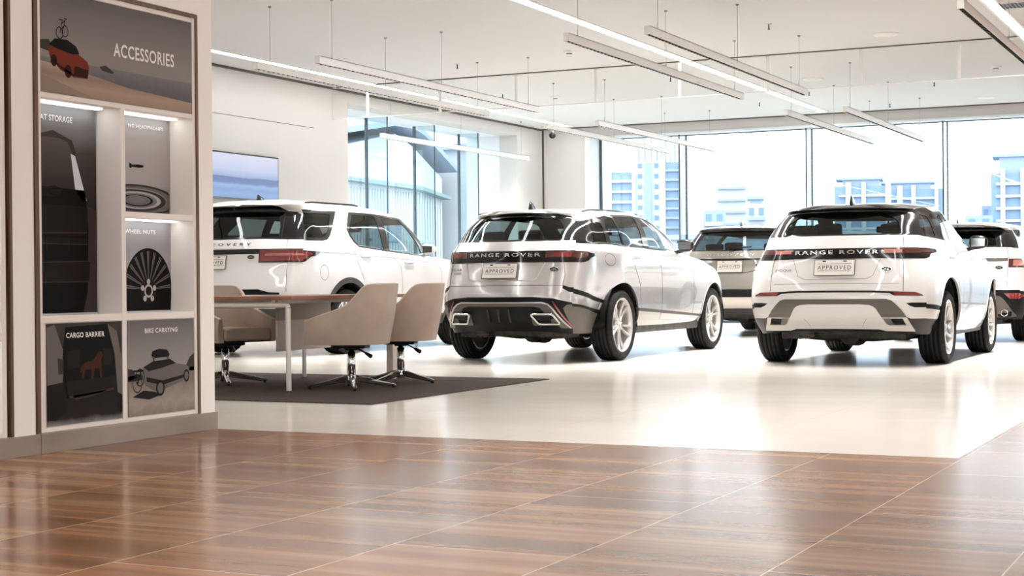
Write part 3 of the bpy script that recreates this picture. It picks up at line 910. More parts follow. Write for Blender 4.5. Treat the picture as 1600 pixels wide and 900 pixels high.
    for sx in (1, -1):
        ex = MB()
        out = [(.345, .505), (.555, .505), (.625, .402), (.405, .402)]
        P0 = []
        for x, z in out:
            p, n = c.hit('R', x, z); P0.append(Vector((sx * p.x, p.y - .035, p.z)))
        ctr = sum(P0, Vector()) / 4
        ring = []
        for k in range(4):
            a, b, cc = P0[k - 1], P0[k], P0[(k + 1) % 4]
            for t in (0, .5, 1):
                q0 = b + (a - b) * .14; q1 = b + (cc - b) * .14
                ring.append(q0 * (1-t)**2 + b * 2*t*(1-t) + q1 * t*t)
        ring2 = ring + [ring[0], ring[1]]
        ex.tube(ring2, .012, 8, cap=False)
        o = ex.build('exhaust_surround', M['chrome'], c.root)
        hole = MB()
        inn = [ctr + (p - ctr) * .95 for p in ring]
        back = [p + Vector((0, .012, 0)) for p in inn]; m_ = len(inn)
        hole.add(back, [tuple(range(m_))]); hole.add(inn + back, [(i, (i+1) % m_, m_ + (i+1) % m_, m_ + i) for i in range(m_)])
        hole.build('exhaust_opening', M['trim_black'], o)
    number_plate(c, 0, .868, 1.022); oval_badge(c, .545, .956)
    c.lettering('model_lettering', 'RANGE ROVER', -.40, .40, 1.090, .036, M['letter_silver'], off=.007, space=1.3, bold=.018)
    c.lettering('trim_lettering', 'VELAR', -.655, -.50, .950, .022, M['ink'])
    c.lettering('trim_lettering', 'D200', -.60, -.50, .912, .020, M['ink'])
    gaps(c, [('R', [(0, .793), (.644, .793), (.652, .90), (.628, 1.026)]), ('R', [(.628, 1.15), (.64, 1.20), (.655, 1.245)]),
             ('S', [(1.92, 1.18), (2.17, .98), (2.20, .60), (2.18, .40)]), ('S', [(1.26, 1.20), (1.36, 1.02), (1.52, .80), (1.56, .55)]),
             ('S', [(3.10, 1.14), (3.24, .95), (3.28, .62), (3.25, .42)]), ('S', [(2.52, .39), (2.45, .285)]), ('S', [(.868 + .075 * math.cos(t * PI / 8), 1.055 + .062 * math.sin(t * PI / 8)) for t in range(17)])], .005)
    gaps(c, [('R', [(0, .846), (.355, .846), (.385, .868), (.450, 1.026)])], .006, 'recess_edge_line', M['shade_line'])  # recess edge drawn as a flat grey shade line instead of depth
    for y in (1.47, 2.62):
        p, n = c.hit('S', y, 1.085)
        for sx in (1, -1):
            h = MB(); h.box((sx * p.x - .008, y - .10, p.z - .014), (sx * p.x + .008, y + .10, p.z + .014), .006); h.build('door_handle', paint, c.root)
    shell(c, paint, [rw, p1, p2, p3, p4, ws, c.hole], None, 1.5)
    for sx in (1, -1):
        rl = MB(); rl.tube([(sx * .60, .80, 1.563), (sx * .605, .98, 1.587), (sx * .60, 1.4, 1.60), (sx * .60, 1.8, 1.602), (sx * .585, 2.4, 1.585)], .008, 8)
        rl.build('roof_rail', M['gloss_black'], c.root)
    finish_car(c, dict(tyre=.372, rim=.285, style='split', axles=(1.06, 4.00), half=.955, arches=arches, len=4.80, under=.27, floor=.62, dash=2.75, belt=1.20, top=1.50,
                       seats=[(.95, (-.48, 0, .48)), (1.75, (-.40, .40))], mirror=(2.84, 1.235, 1.03), aerial=(.78, 1.60)))
    return c

def build_white():
    c = Car('evoque', 'car', 'white SUV with gloss black roof, rear facing the camera, right of the silver SUV', 'car', (-3.76, 14.65, 0), None)
    paint = M['white_paint']
    gh = c.region([
        ('R', [(-.05, 1.2455), (.685, 1.243), (2, 1.238), (2, 3), (-.05, 3)]),
        ('S', [(-.5, 1.252), (.382, 1.242), (.454, 1.231), (.78, 1.217), (1.447, 1.182), (2.183, 1.145), (2.72, 1.128), (2.62, 1.20), (2.2, 1.42), (2.0, 3), (-.5, 3)]),
        ('F', [(-.05, 1.478), (2, 1.478), (2, 3), (-.05, 3)])])
    spoil = c.region([('R', [(-.05, 1.503), (.20, 1.503), (.381, 1.496), (.52, 1.45), (.60, 1.40), (2, 1.40), (2, 3), (-.05, 3)])])
    rw = c.region([('R', [(-.05, 1.262), (.585, 1.260), (.535, 1.37), (.46, 1.43), (.36, 1.468), (-.05, 1.482)])])
    p1 = c.region([('S', [(.50, 1.255), (.80, 1.238), (.86, 1.44), (.72, 1.452), (.62, 1.42), (.52, 1.34)])])
    p2 = c.region([('S', [(.87, 1.232), (1.33, 1.207), (1.33, 1.47), (.96, 1.462)])])
    p3 = c.region([('S', [(1.41, 1.203), (2.50, 1.150), (2.40, 1.23), (2.12, 1.40), (1.92, 1.472), (1.42, 1.474)])])
    ws = c.region([('F', [(-.05, 1.14), (.76, 1.14), (.66, 1.47), (-.05, 1.468)])])
    band = c.region([
        ('R', [(-.05, 1.022), (.404, 1.023), (.62, 1.018), (2, 1.012), (2, 1.124), (.626, 1.122), (-.05, 1.122)]),
        ('S', [(-.5, 1.012), (.302, 1.017), (.37, 1.028), (.44, 1.066), (.62, 1.079), (.655, 1.090), (.645, 1.108), (.40, 1.118), (-.5, 1.124)])])
    lens = c.region([('R', [(.425, 1.068), (2, 1.066), (2, 1.112), (.425, 1.114)]), ('S', [(-.5, 1.066), (.40, 1.075), (.52, 1.088), (.48, 1.104), (-.5, 1.112)])])
    lens2 = c.region([('R', [(.445, 1.074), (.61, 1.073), (.61, 1.106), (.445, 1.108)])])
    line = c.region([('R', [(-.05, .722), (.35, .720), (.53, .711), (.745, .704), (.80, .682), (.81, .668), (.56, .672), (.52, .693), (.35, .702), (-.05, .704)])])
    red = c.region([('R', [(.548, .706), (.745, .699), (.790, .683), (.795, .673), (.565, .677)])])
    vent = c.region([('R', [(.665, .600), (.72, .605), (2, .590), (2, .548), (.74, .560), (.70, .575)]),
                     ('S', [(-.5, .602), (.10, .596), (.30, .582), (.47, .567), (.47, .524), (.10, .556), (-.5, .57)])])
    dif = c.region([('R', [(-.05, .639), (.49, .640), (.535, .625), (.566, .598), (.621, .538), (.668, .468), (.440, .468), (.392, .551), (.37, .570), (.335, .584), (.25, .591), (-.05, .591)])])
    ex = c.region([('R', [(.440, .468), (.668, .468), (.692, .392), (.505, .392), (.475, .408)])])
    exh = c.region([('R', [(.520, .460), (.630, .460), (.655, .398), (.545, .398)])])
    exi = c.region([('R', [(.450, .462), (.520, .462), (.545, .398), (.508, .396), (.480, .410)])])
    cor = c.region([('R', [(.668, .468), (.70, .455), (2, .455), (2, -1), (.722, -1), (.722, .34)]), ('S', [(-.5, .462), (.20, .455), (.47, .437), (.47, -1), (-.5, -1)])])
    under = c.region([('R', [(-.05, .356), (.40, .352), (.46, .335), (.722, .330), (.722, -1), (-.05, -1)])])
    sill = c.region([('S', [(1.2, .40), (3.1, .37), (3.1, -1), (1.2, -1)])], over={0})
    lip = [c.region([('S', circle_poly(.90, .35, .510))], over={0}), c.region([('S', circle_poly(3.40, .35, .492))], over={0})]
    arches = [(.90, .35, .488), (3.40, .35, .470)]
    arches_cut(c, arches)
    front_end(c, 1.0, 3.2, .80)
    P = c.part
    P([gh, spoil], 'black_roof', M['gloss_black'], label='gloss black roof, pillars and spoiler')
    P(rw, 'rear_window', M['rear_glass'], off=-.004)
    P(p1, 'quarter_window', M['privacy_glass'], 'pair', off=-.003); P(p2, 'rear_door_window', M['privacy_glass'], 'pair', off=-.003)
    P(p3, 'front_door_window', M['clear_glass'], 'pair', off=-.003); P(ws, 'windscreen', M['clear_glass'])
    P(band, 'light_bar', M['gloss_black'], off=.003, skirt=.02)
    P(lens, 'tail_lamp', M['lamp_smoke'], 'pair', off=.006, skirt=.01); P(lens2, 'tail_lamp_inner', M['lamp_pink'], 'pair', off=.009, skirt=.01)
    P(line, 'bumper_strip', M['trim_black'], off=.002); P(red, 'reflector', M['lamp_red'], 'pair', off=.005, skirt=.01)
    P(vent, 'side_vent', M['trim_black'], 'pair'); P(dif, 'diffuser_surround', M['plastic_grey'], off=.004, skirt=.02)
    P(ex, 'exhaust_surround', M['satin_silver'], 'pair', off=.012, skirt=.03); P(exi, 'exhaust_inner_trim', M['plastic_grey'], 'pair', off=.008); P(exh, 'exhaust_opening', M['trim_black'], 'pair', off=-.012)
    P(cor, 'bumper_corner', M['plastic_dark'], 'pair'); P(under, 'lower_bumper', M['trim_black'])
    P(sill, 'side_sill', paint, 'pair', off=.006, skirt=.012); [P(q_, 'wheel_arch_lip', paint, 'pair', off=.006, skirt=.02) for q_ in lip]
    number_plate(c, 0, .864, 1.016, .385); oval_badge(c, .479, .919)
    c.lettering('model_lettering', 'RANGE ROVER', -.40, .40, 1.068, .036, M['letter_silver'], off=.007, space=1.3, bold=.018)
    c.lettering('trim_lettering', 'EVOQUE', -.598, -.43, .906, .020, M['ink'])
    gaps(c, [('R', [(.640, .712), (.634, .90), (.621, 1.018)]), ('R', [(.621, 1.122), (.60, 1.243)]), ('S', [(1.38, 1.19), (1.50, .9), (1.50, .42)]),
             ('S', [(.86, 1.21), (1.0, 1.04), (1.25, .86), (1.36, .6)]), ('S', [(2.56, 1.13), (2.66, .95), (2.66, .42)])], .005)
    gaps(c, [('R', [(.30, .455), (.26, .40), (.25, .37)]), ('R', [(0, .86 - .03), (.30, .83), (.36, .86), (.42, 1.02)]), ('R', [(0, .785), (.60, .785)])], .006, 'panel_crease', M['shade_line'])
    for y in (1.12, 2.12):
        p, n = c.hit('S', y, 1.03)
        for sx in (1, -1):
            h = MB(); h.box((sx * p.x - .008, y - .10, p.z - .014), (sx * p.x + .008, y + .10, p.z + .014), .006); h.build('door_handle', paint, c.root)
    shell(c, paint, [rw, p1, p2, p3, ws, c.hole], None, 1.5)
    finish_car(c, dict(tyre=.355, rim=.268, style='wide', axles=(.88, 3.40), half=.925, tw=.245, arches=arches, len=4.36, under=.26, floor=.62, dash=2.30, belt=1.19, top=1.46,
                       seats=[(.70, (-.46, 0, .46)), (1.40, (-.38, .38))], mirror=(2.06, 1.20, 1.02), aerial=(.72, 1.575)))
    return c

def build_white_large():
    c = Car('disco', 'car', 'large white SUV parked behind the desk, its left half hidden by the display wall', 'car', (-10.85, 14.75, 0), None)
    paint = M['white_paint']
    gh = c.region([
        ('R', [(-.05, 1.358), (.40, 1.356), (.70, 1.346), (2, 1.335), (2, 1.665), (.67, 1.672), (.58, 1.682), (.50, 1.738), (.44, 1.752), (-.05, 1.770)]),
        ('S', [(-.5, 1.335), (.25, 1.330), (.62, 1.334), (.72, 1.350), (.80, 1.40), (.95, 1.55), (1.10, 1.698), (-.5, 1.698)]),
        ('S', [(1.36, 1.272), (1.27, 1.33), (1.215, 1.40), (1.19, 1.49), (1.38, 1.700), (1.8, 1.700), (2.15, 1.693), (2.86, 1.668), (3.08, 1.56), (3.34, 1.32), (3.45, 1.185), (3.22, 1.170), (2.92, 1.176), (2.0, 1.229)]),
        ('F', [(.66, 1.185), (2, 1.185), (2, 1.66), (.60, 1.64)])])
    rw = c.region([('R', [(-.05, 1.385), (.58, 1.380), (.56, 1.50), (.50, 1.64), (.43, 1.715), (-.05, 1.735)])])
    p1 = c.region([('S', [(.36, 1.372), (.60, 1.370), (.70, 1.39), (.77, 1.44), (.96, 1.655), (.42, 1.66)])])
    p2 = c.region([('S', [(1.40, 1.287), (1.96, 1.248), (1.96, 1.668), (1.44, 1.668), (1.235, 1.48), (1.25, 1.42), (1.31, 1.34)])])
    p3 = c.region([('S', [(2.10, 1.242), (3.04, 1.195), (3.02, 1.32), (2.82, 1.53), (2.66, 1.64), (2.12, 1.66)])])
    ws = c.region([('F', [(-.05, 1.19), (.78, 1.19), (.66, 1.60), (-.05, 1.62)])])
    lamp = c.region([
        ('R', [(.375, 1.083), (2, 1.077), (2, 1.228), (.375, 1.241)]),
        ('S', [(-.5, 1.079), (.17, 1.077), (.255, 1.090), (.345, 1.150), (.42, 1.158), (.515, 1.195), (.505, 1.207), (.36, 1.210), (.20, 1.222), (-.5, 1.228)])])
    lens = c.region([
        ('R', [(.395, 1.100), (2, 1.095), (2, 1.215), (.395, 1.226)]),
        ('S', [(-.5, 1.095), (.17, 1.097), (.235, 1.108), (.32, 1.165), (.38, 1.175), (.30, 1.200), (-.5, 1.215)])])
    lens2 = c.region([('R', [(.46, 1.160), (2, 1.158), (2, 1.182), (.46, 1.184)]), ('S', [(-.5, 1.158), (.22, 1.158), (.27, 1.172), (.22, 1.182), (-.5, 1.182)])])
    strip = c.region([('R', [(-.05, 1.183), (.375, 1.183), (.375, 1.243), (-.05, 1.243)])])
    rec = c.region([('R', [(-.05, 1.183), (.36, 1.183), (.36, 1.09), (.10, 1.06), (.03, .985), (-.05, .985)])], over={0})
    step = c.region([('R', [(-.05, .778), (.42, .778), (.56, .745), (.70, .738), (.70, .715), (-.05, .715)])])
    low = c.region([('R', [(-.05, .56), (2, .54), (2, -1), (-.05, -1)]), ('S', [(-.5, .54), (.62, .50), (.62, -1), (-.5, -1)])])
    sill = c.region([('S', [(1.5, .46), (3.6, .44), (3.6, -1), (1.5, -1)])], over={0})
    ring = [c.region([('S', circle_poly(1.10, .39, .520))]), c.region([('S', circle_poly(3.98, .39, .505))])]
    arches = [(1.10, .39, .455), (3.98, .39, .450)]
    arches_cut(c, arches)
    front_end(c, 1.1, 3.7, .92)
    P = c.part
    P(gh, 'window_surround', M['gloss_black'])
    P(rw, 'rear_window', M['rear_glass'], off=-.004)
    P(p1, 'quarter_window', M['privacy_glass'], 'pair', off=-.003); P(p2, 'rear_door_window', M['privacy_glass'], 'pair', off=-.003)
    P(p3, 'front_door_window', M['clear_glass'], 'pair', off=-.003); P(ws, 'windscreen', M['clear_glass'])
    P(lamp, 'tail_lamp', M['lamp_dark'], 'pair', off=.004, skirt=.02); P(lens, 'tail_lamp_lens', M['lamp_red'], 'pair', off=.008, skirt=.01); P(lens2, 'tail_lamp_inner', M['lamp_pink'], 'pair', off=.011)
    P(strip, 'tailgate_strip', M['gloss_black'], off=-.004); P(rec, 'plate_recess', paint, off=-.002); P(step, 'bumper_slot', M['trim_black'], off=-.004)
    P(low, 'lower_bumper', M['plastic_dark']); P(sill, 'side_sill', M['plastic_dark'], 'pair'); [P(q_, 'wheel_arch_lip', M['plastic_dark'], 'pair', off=.008, skirt=.02) for q_ in ring]
    number_plate(c, -.262, 1.012, 1.168, .39); oval_badge(c, .27, 1.148)
    c.lettering('model_lettering', 'DISCOVERY', -.57, .255, 1.283, .030, M['plastic_dark'], space=1.7, bold=.02)
    gaps(c, [('R', [(.70, 1.346), (.735, 1.24)]), ('R', [(.745, 1.08), (.765, .90), (.785, .745)]), ('R', [(.46, 1.70), (.56, 1.66), (.60, 1.50), (.62, 1.36)]),
             ('S', [(1.28, 1.695), (1.17, 1.48), (1.19, 1.34), (1.28, 1.10), (1.42, .88)]), ('S', [(2.02, 1.23), (2.30, 1.05), (2.33, .80), (2.30, .46)]),
             ('S', [(3.18, 1.17), (3.36, 1.0), (3.36, .5)]), ('S', [(.575 + .085 * math.cos(t * PI / 8), .965 + .088 * math.sin(t * PI / 8)) for t in range(17)])], .005)
    gaps(c, [('S', [(.52, 1.20), (1.2, 1.185), (2.4, 1.14), (3.4, 1.08)])], .006, 'shoulder_crease', M['shade_line'])
    for y, z in ((1.50, 1.165), (2.52, 1.10)):
        p, n = c.hit('S', y, z)
        for sx in (1, -1):
            h = MB(); h.box((sx * p.x - .024, y - .13, z - .014), (sx * p.x + .024, y + .10, z + .014), .008); h.build('door_handle', paint, c.root)
    shell(c, paint, [rw, p1, p2, p3, ws, c.hole], None, 1.5)
    for sx in (1, -1):
        rl = MB(); rl.tube([(sx * .72, .56, 1.782), (sx * .725, .70, 1.792), (sx * .72, 1.6, 1.795), (sx * .71, 1.72, 1.785)], .011, 8)
        rl.build('roof_rail', M['trim_black'], c.root)
    finish_car(c, dict(tyre=.385, rim=.275, style='split', axles=(1.10, 3.98), half=.975, arches=arches, len=4.95, under=.30, floor=.68, dash=2.75, belt=1.26, top=1.64,
                       seats=[(.95, (-.50, 0, .50)), (1.75, (-.42, .42))], mirror=(2.90, 1.27, 1.07), mirror_mat='white_paint', aerial=(.62, 1.815)))
    return c

def build_grey():
    c = Car('dsport', 'car', 'grey SUV in the back row, seen between the silver and white SUVs', 'car', (-7.23, 22.1, 0), None)
    paint = M['grey_paint']
    roof = c.region([('R', [(-.05, 1.607), (2, 1.560), (2, 3), (-.05, 3)]), ('S', [(-.5, 1.585), (2.6, 1.575), (2.6, 3), (-.5, 3)]), ('F', [(-.05, 1.56), (2, 1.56), (2, 3), (-.05, 3)])])
    gh = c.region([('R', [(-.05, 1.270), (.711, 1.276), (2, 1.265), (2, 1.57), (.62, 1.585), (-.05, 1.604)]), ('S', [(-.5, 1.268), (3.1, 1.185), (2.5, 1.56), (-.5, 1.575)])])
    rw = c.region([('R', [(-.05, 1.290), (.62, 1.292), (.57, 1.47), (.48, 1.55), (-.05, 1.570)])])
    p1 = c.region([('S', [(.52, 1.295), (1.85, 1.262), (1.85, 1.55), (.75, 1.545)])])
    p3 = c.region([('S', [(1.95, 1.258), (2.88, 1.21), (2.42, 1.535), (1.95, 1.55)])])
    ws = c.region([('F', [(-.05, 1.17), (.78, 1.17), (.64, 1.53), (-.05, 1.51)])])
    lamp = c.region([('R', [(.60, 1.03), (2, 1.03), (2, 1.155), (.60, 1.155)]), ('S', [(-.5, 1.03), (.40, 1.05), (.55, 1.14), (-.5, 1.155)])])
    strip = c.region([('R', [(-.05, 1.132), (.60, 1.132), (.60, 1.158), (-.05, 1.158)])])
    blk = c.region([('R', [(-.05, .705), (2, .69), (2, .587), (-.05, .587)]), ('S', [(-.5, .69), (.50, .67), (.50, .587), (-.5, .587)])])
    slv = c.region([('R', [(-.05, .587), (.66, .587), (.74, .425), (-.05, .425)])])
    low = c.region([('R', [(-.05, .425), (.74, .425), (.66, .587), (2, .587), (2, -1), (-.05, -1)]), ('S', [(-.5, .587), (.50, .587), (.50, -1), (-.5, -1)])])
    sill = c.region([('S', [(1.3, .42), (3.4, .40), (3.4, -1), (1.3, -1)])], over={0})
    arches = [(.95, .36, .46), (3.66, .36, .45)]
    arches_cut(c, arches)
    front_end(c, 1.0, 3.4, .84)
    P = c.part
    P(roof, 'roof', M['silver_paint'], label='pale silver roof'); P(gh, 'window_surround', M['gloss_black']); P(rw, 'rear_window', M['rear_glass'], off=-.004)
    P(p1, 'rear_door_window', M['privacy_glass'], 'pair'); P(p3, 'front_door_window', M['clear_glass'], 'pair'); P(ws, 'windscreen', M['clear_glass'])
    P(lamp, 'tail_lamp', M['lamp_red'], 'pair', off=.005, skirt=.01); P(strip, 'tailgate_strip', M['gloss_black'], off=.003, skirt=.01)
    P(blk, 'bumper_band', M['trim_black']); P(slv, 'skid_plate', M['satin_silver'], off=.004, skirt=.02); P(low, 'lower_bumper', M['plastic_dark']); P(sill, 'side_sill', M['plastic_dark'], 'pair')
    number_plate(c, 0, .955, 1.125, .385); oval_badge(c, .42, 1.055)
    c.lettering('model_lettering', 'DISCOVERY', -.37, .36, 1.197, .034, M['letter_silver'], space=1.5, bold=.01)
    gaps(c, [('R', [(0, .945), (.22, .945), (.30, .96), (.40, .985), (.60, .99)])], .010, 'recess_edge_line', M['gap'])
    gaps(c, [('R', [(.69, .71), (.70, 1.03)]), ('S', [(1.90, 1.24), (2.0, .42)])], .006)
    wp = MB(); p, n = c.hit('R', 0, 1.295); q, _ = c.hit('R', .30, 1.315)
    wp.tube([p + n * .03, q + n * .025], .010, 6); wp.box((p.x - .03, p.y - .045, p.z - .02), (p.x + .03, p.y, p.z + .02), .01)
    wp.build('rear_wiper', M['trim_black'], c.root)
    shell(c, paint, [rw, p1, p3, ws, c.hole], None, 1.5)
    finish_car(c, dict(tyre=.36, rim=.262, style='split', axles=(.95, 3.66), half=.93, arches=arches, len=4.58, under=.27, floor=.64, dash=2.55, belt=1.22, top=1.53,
                       seats=[(.85, (-.46, 0, .46)), (1.6, (-.40, .40))], mirror=(2.70, 1.24, 1.03), aerial=(.62, 1.645)))
    return c

def build_white_small():
    c = Car('oldevoque', 'car', 'white SUV in the row behind at the right edge, cut off by the frame', 'car', (-3.77, 20.6, 0), None)
    paint = M['white_paint']
    gh = c.region([('R', [(-.05, 1.231), (.60, 1.228), (2, 1.222), (2, 1.475), (.64, 1.497), (.24, 1.532), (-.05, 1.536)]), ('S', [(-.5, 1.224), (.43, 1.220), (1.6, 1.20), (3.0, 1.13), (2.42, 1.465), (1.4, 1.47), (.75, 1.465), (.58, 1.455), (-.5, 1.47)])])
    rw = c.region([('R', [(-.05, 1.250), (.545, 1.248), (.52, 1.36), (.45, 1.44), (-.05, 1.468)])])
    p1 = c.region([('S', [(.60, 1.245), (1.40, 1.222), (1.40, 1.445), (.80, 1.44)])])
    p3 = c.region([('S', [(1.50, 1.22), (2.78, 1.155), (2.33, 1.44), (1.50, 1.445)])])
    ws = c.region([('F', [(-.05, 1.13), (.77, 1.13), (.64, 1.42), (-.05, 1.40)])])
    strip = c.region([('R', [(-.05, 1.048), (.70, 1.046), (.70, 1.090), (-.05, 1.092)])])
    lamp = c.region([('R', [(.708, .966), (2, .966), (2, 1.078), (.708, 1.078)]), ('S', [(-.5, .966), (.36, .966), (.42, .985), (.56, 1.05), (.55, 1.078), (-.5, 1.078)])])
    lens = c.region([('R', [(.76, .985), (2, .985), (2, 1.062), (.76, 1.062)]), ('S', [(-.5, .985), (.34, .985), (.44, 1.04), (.42, 1.062), (-.5, 1.062)])])
    blk = c.region([('R', [(-.05, .690), (.60, .682), (2, .668), (2, -1), (-.05, -1)]), ('S', [(-.5, .675), (.30, .660), (.44, .655), (.44, -1), (-.5, -1)])])
    skid = c.region([('R', [(-.05, .624), (.55, .616), (.62, .600), (.68, .54), (.80, .345), (.74, .33), (-.05, .335)])])
    red = c.region([('R', [(.665, .638), (2, .632), (2, .570), (.74, .566)]), ('S', [(-.5, .632), (.16, .626), (.24, .605), (.16, .575), (-.5, .570)])])
    lip = [c.region([('S', circle_poly(.90, .35, .48))], over={0}), c.region([('S', circle_poly(3.50, .35, .47))], over={0})]
    arches = [(.90, .35, .445), (3.50, .35, .435)]
    arches_cut(c, arches)
    front_end(c, 1.0, 3.2, .80)
    P = c.part
    P(gh, 'window_surround', M['gloss_black']); P(rw, 'rear_window', M['rear_glass'], off=-.004)
    P(p1, 'rear_door_window', M['privacy_glass'], 'pair'); P(p3, 'front_door_window', M['clear_glass'], 'pair'); P(ws, 'windscreen', M['clear_glass'])
    P(strip, 'tailgate_strip', M['plastic_grey'], off=.004, skirt=.01); P(lamp, 'tail_lamp', M['lamp_smoke'], 'pair', off=.004, skirt=.02); P(lens, 'tail_lamp_lens', M['lamp_pink'], 'pair', off=.007)
    P(blk, 'lower_bumper', M['trim_black']); P(skid, 'skid_plate', M['plastic_grey'], off=.006, skirt=.02); P(red, 'reflector', M['lamp_red'], 'pair', off=.006, skirt=.01)
    [P(q_, 'wheel_arch_lip', M['plastic_dark'], 'pair', off=.005, skirt=.02) for q_ in lip]
    for sx in (1, -1):
        e = MB(); p, n = c.hit('R', .665, .385)
        e.lathe([(.030, .10), (.034, -.03), (.040, -.036), (.046, -.03), (.046, .10)], 24, 'z', mat=Matrix.Translation((sx * p.x, p.y, p.z)) @ Matrix.Rotation(-PI / 2, 4, 'X'))
        o = e.build('tailpipe', M['chrome'], c.root)
        f = MB(); f.lathe([(.0, .0), (.031, .0)], 24, 'z', mat=Matrix.Translation((sx * p.x, p.y + .01, p.z)) @ Matrix.Rotation(-PI / 2, 4, 'X')); f.build('tailpipe_opening', M['ink'], o)
        hd = MB(); hd.box((sx * p.x - .085, p.y - .008, p.z - .05), (sx * p.x + .085, p.y + .02, p.z + .055), .02); hd.build('tailpipe_recess', M['trim_black'], c.root)
    oval_badge(c, .598, .966); number_plate(c, 0, .86, 1.01, .385, text=False)
    gaps(c, [('R', [(.70, .69), (.706, .966)]), ('R', [(.706, 1.08), (.68, 1.225)]), ('S', [(1.45, 1.21), (1.55, .42)]), ('R', [(0, .84), (.55, .84), (.60, .70)])], .005)
    shell(c, paint, [rw, p1, p3, ws, c.hole], None, 1.5)
    finish_car(c, dict(tyre=.355, rim=.262, style='split', axles=(.90, 3.50), half=.925, arches=arches, len=4.36, under=.25, floor=.62, dash=2.35, belt=1.18, top=1.44,
                       seats=[(.75, (-.46, 0, .46)), (1.45, (-.38, .38))], mirror=(2.55, 1.20, 1.01), aerial=(.58, 1.545)))
    return c

CARS = [build_silver(), build_white(), build_white_large(), build_grey(), build_white_small()]
for c_ in CARS: c_.bm.free()
# ------------------------------------------------------------------ materials of the place
def tile_wood():
    m = mat('wood_tile', lin(150, 110, 85), .22, 0, 0, .08)
    tc = N(m, 'ShaderNodeTexCoord'); sx = N(m, 'ShaderNodeSeparateXYZ'); L(m, tc.outputs['Object'], sx.inputs[0])
    def math_(op, a, b=None, c=None):
        n = N(m, 'ShaderNodeMath', operation=op)
        for i, q in enumerate((a, b, c)):
            if q is None: continue
            if isinstance(q, (int, float)): n.inputs[i].default_value = q
            else: L(m, q, n.inputs[i])
        return n.outputs[0]
    W_, H_ = .6035, 1.22
    cx = math_('DIVIDE', math_('SUBTRACT', sx.outputs['X'], -1.28), W_); ci = math_('FLOOR', cx); fx = math_('FRACT', cx)
    odd = math_('MODULO', math_('ABSOLUTE', ci), 2.0)
    cy = math_('ADD', math_('DIVIDE', math_('SUBTRACT', sx.outputs['Y'], 5.46), H_), math_('MULTIPLY', odd, .5))
    cj = math_('FLOOR', cy); fy = math_('FRACT', cy)
    ex = math_('MULTIPLY', math_('MINIMUM', fx, math_('SUBTRACT', 1.0, fx)), W_)
    ey = math_('MULTIPLY', math_('MINIMUM', fy, math_('SUBTRACT', 1.0, fy)), H_)
    ed = math_('MINIMUM', ex, ey)
    grout = math_('LESS_THAN', ed, .0022)
    cb = N(m, 'ShaderNodeCombineXYZ'); L(m, ci, cb.inputs[0]); L(m, cj, cb.inputs[1])
    wn = N(m, 'ShaderNodeTexWhiteNoise', noise_dimensions='3D'); L(m, cb.outputs[0], wn.inputs['Vector'])
    # grain runs along X: a stretched noise shifted tile by tile
    cb2 = N(m, 'ShaderNodeCombineXYZ')
    L(m, math_('ADD', math_('MULTIPLY', sx.outputs['X'], .16), math_('MULTIPLY', wn.outputs['Value'], 40.0)), cb2.inputs[0])
    L(m, math_('MULTIPLY', sx.outputs['Y'], 6.5), cb2.inputs[1]); L(m, math_('MULTIPLY', wn.outputs['Value'], 9.0), cb2.inputs[2])
    no = N(m, 'ShaderNodeTexNoise'); no.inputs['Scale'].default_value = 1.25; no.inputs['Detail'].default_value = 2.2; no.inputs['Roughness'].default_value = .5
    L(m, cb2.outputs[0], no.inputs['Vector'])
    cr = N(m, 'ShaderNodeValToRGB'); e = cr.color_ramp.elements
    e[0].position = .25; e[0].color = lin(98, 67, 47); e[1].position = .78; e[1].color = lin(174, 138, 106)
    k = e.new(.5); k.color = lin(139, 99, 70)
    L(m, no.outputs['Fac'], cr.inputs[0])
    hs = N(m, 'ShaderNodeHueSaturation'); L(m, cr.outputs[0], hs.inputs['Color'])
    L(m, math_('ADD', math_('MULTIPLY', wn.outputs['Value'], .24), .86), hs.inputs['Value'])
    mx = N(m, 'ShaderNodeMix', data_type='RGBA'); L(m, grout, mx.inputs['Factor']); L(m, hs.outputs[0], mx.inputs[6]); mx.inputs[7].default_value = lin(196, 172, 150)
    L(m, mx.outputs[2], bsdf(m).inputs['Base Color'])
    L(m, math_('ADD', math_('MULTIPLY', wn.outputs['Value'], .05), .16), bsdf(m).inputs['Roughness'])
    return m

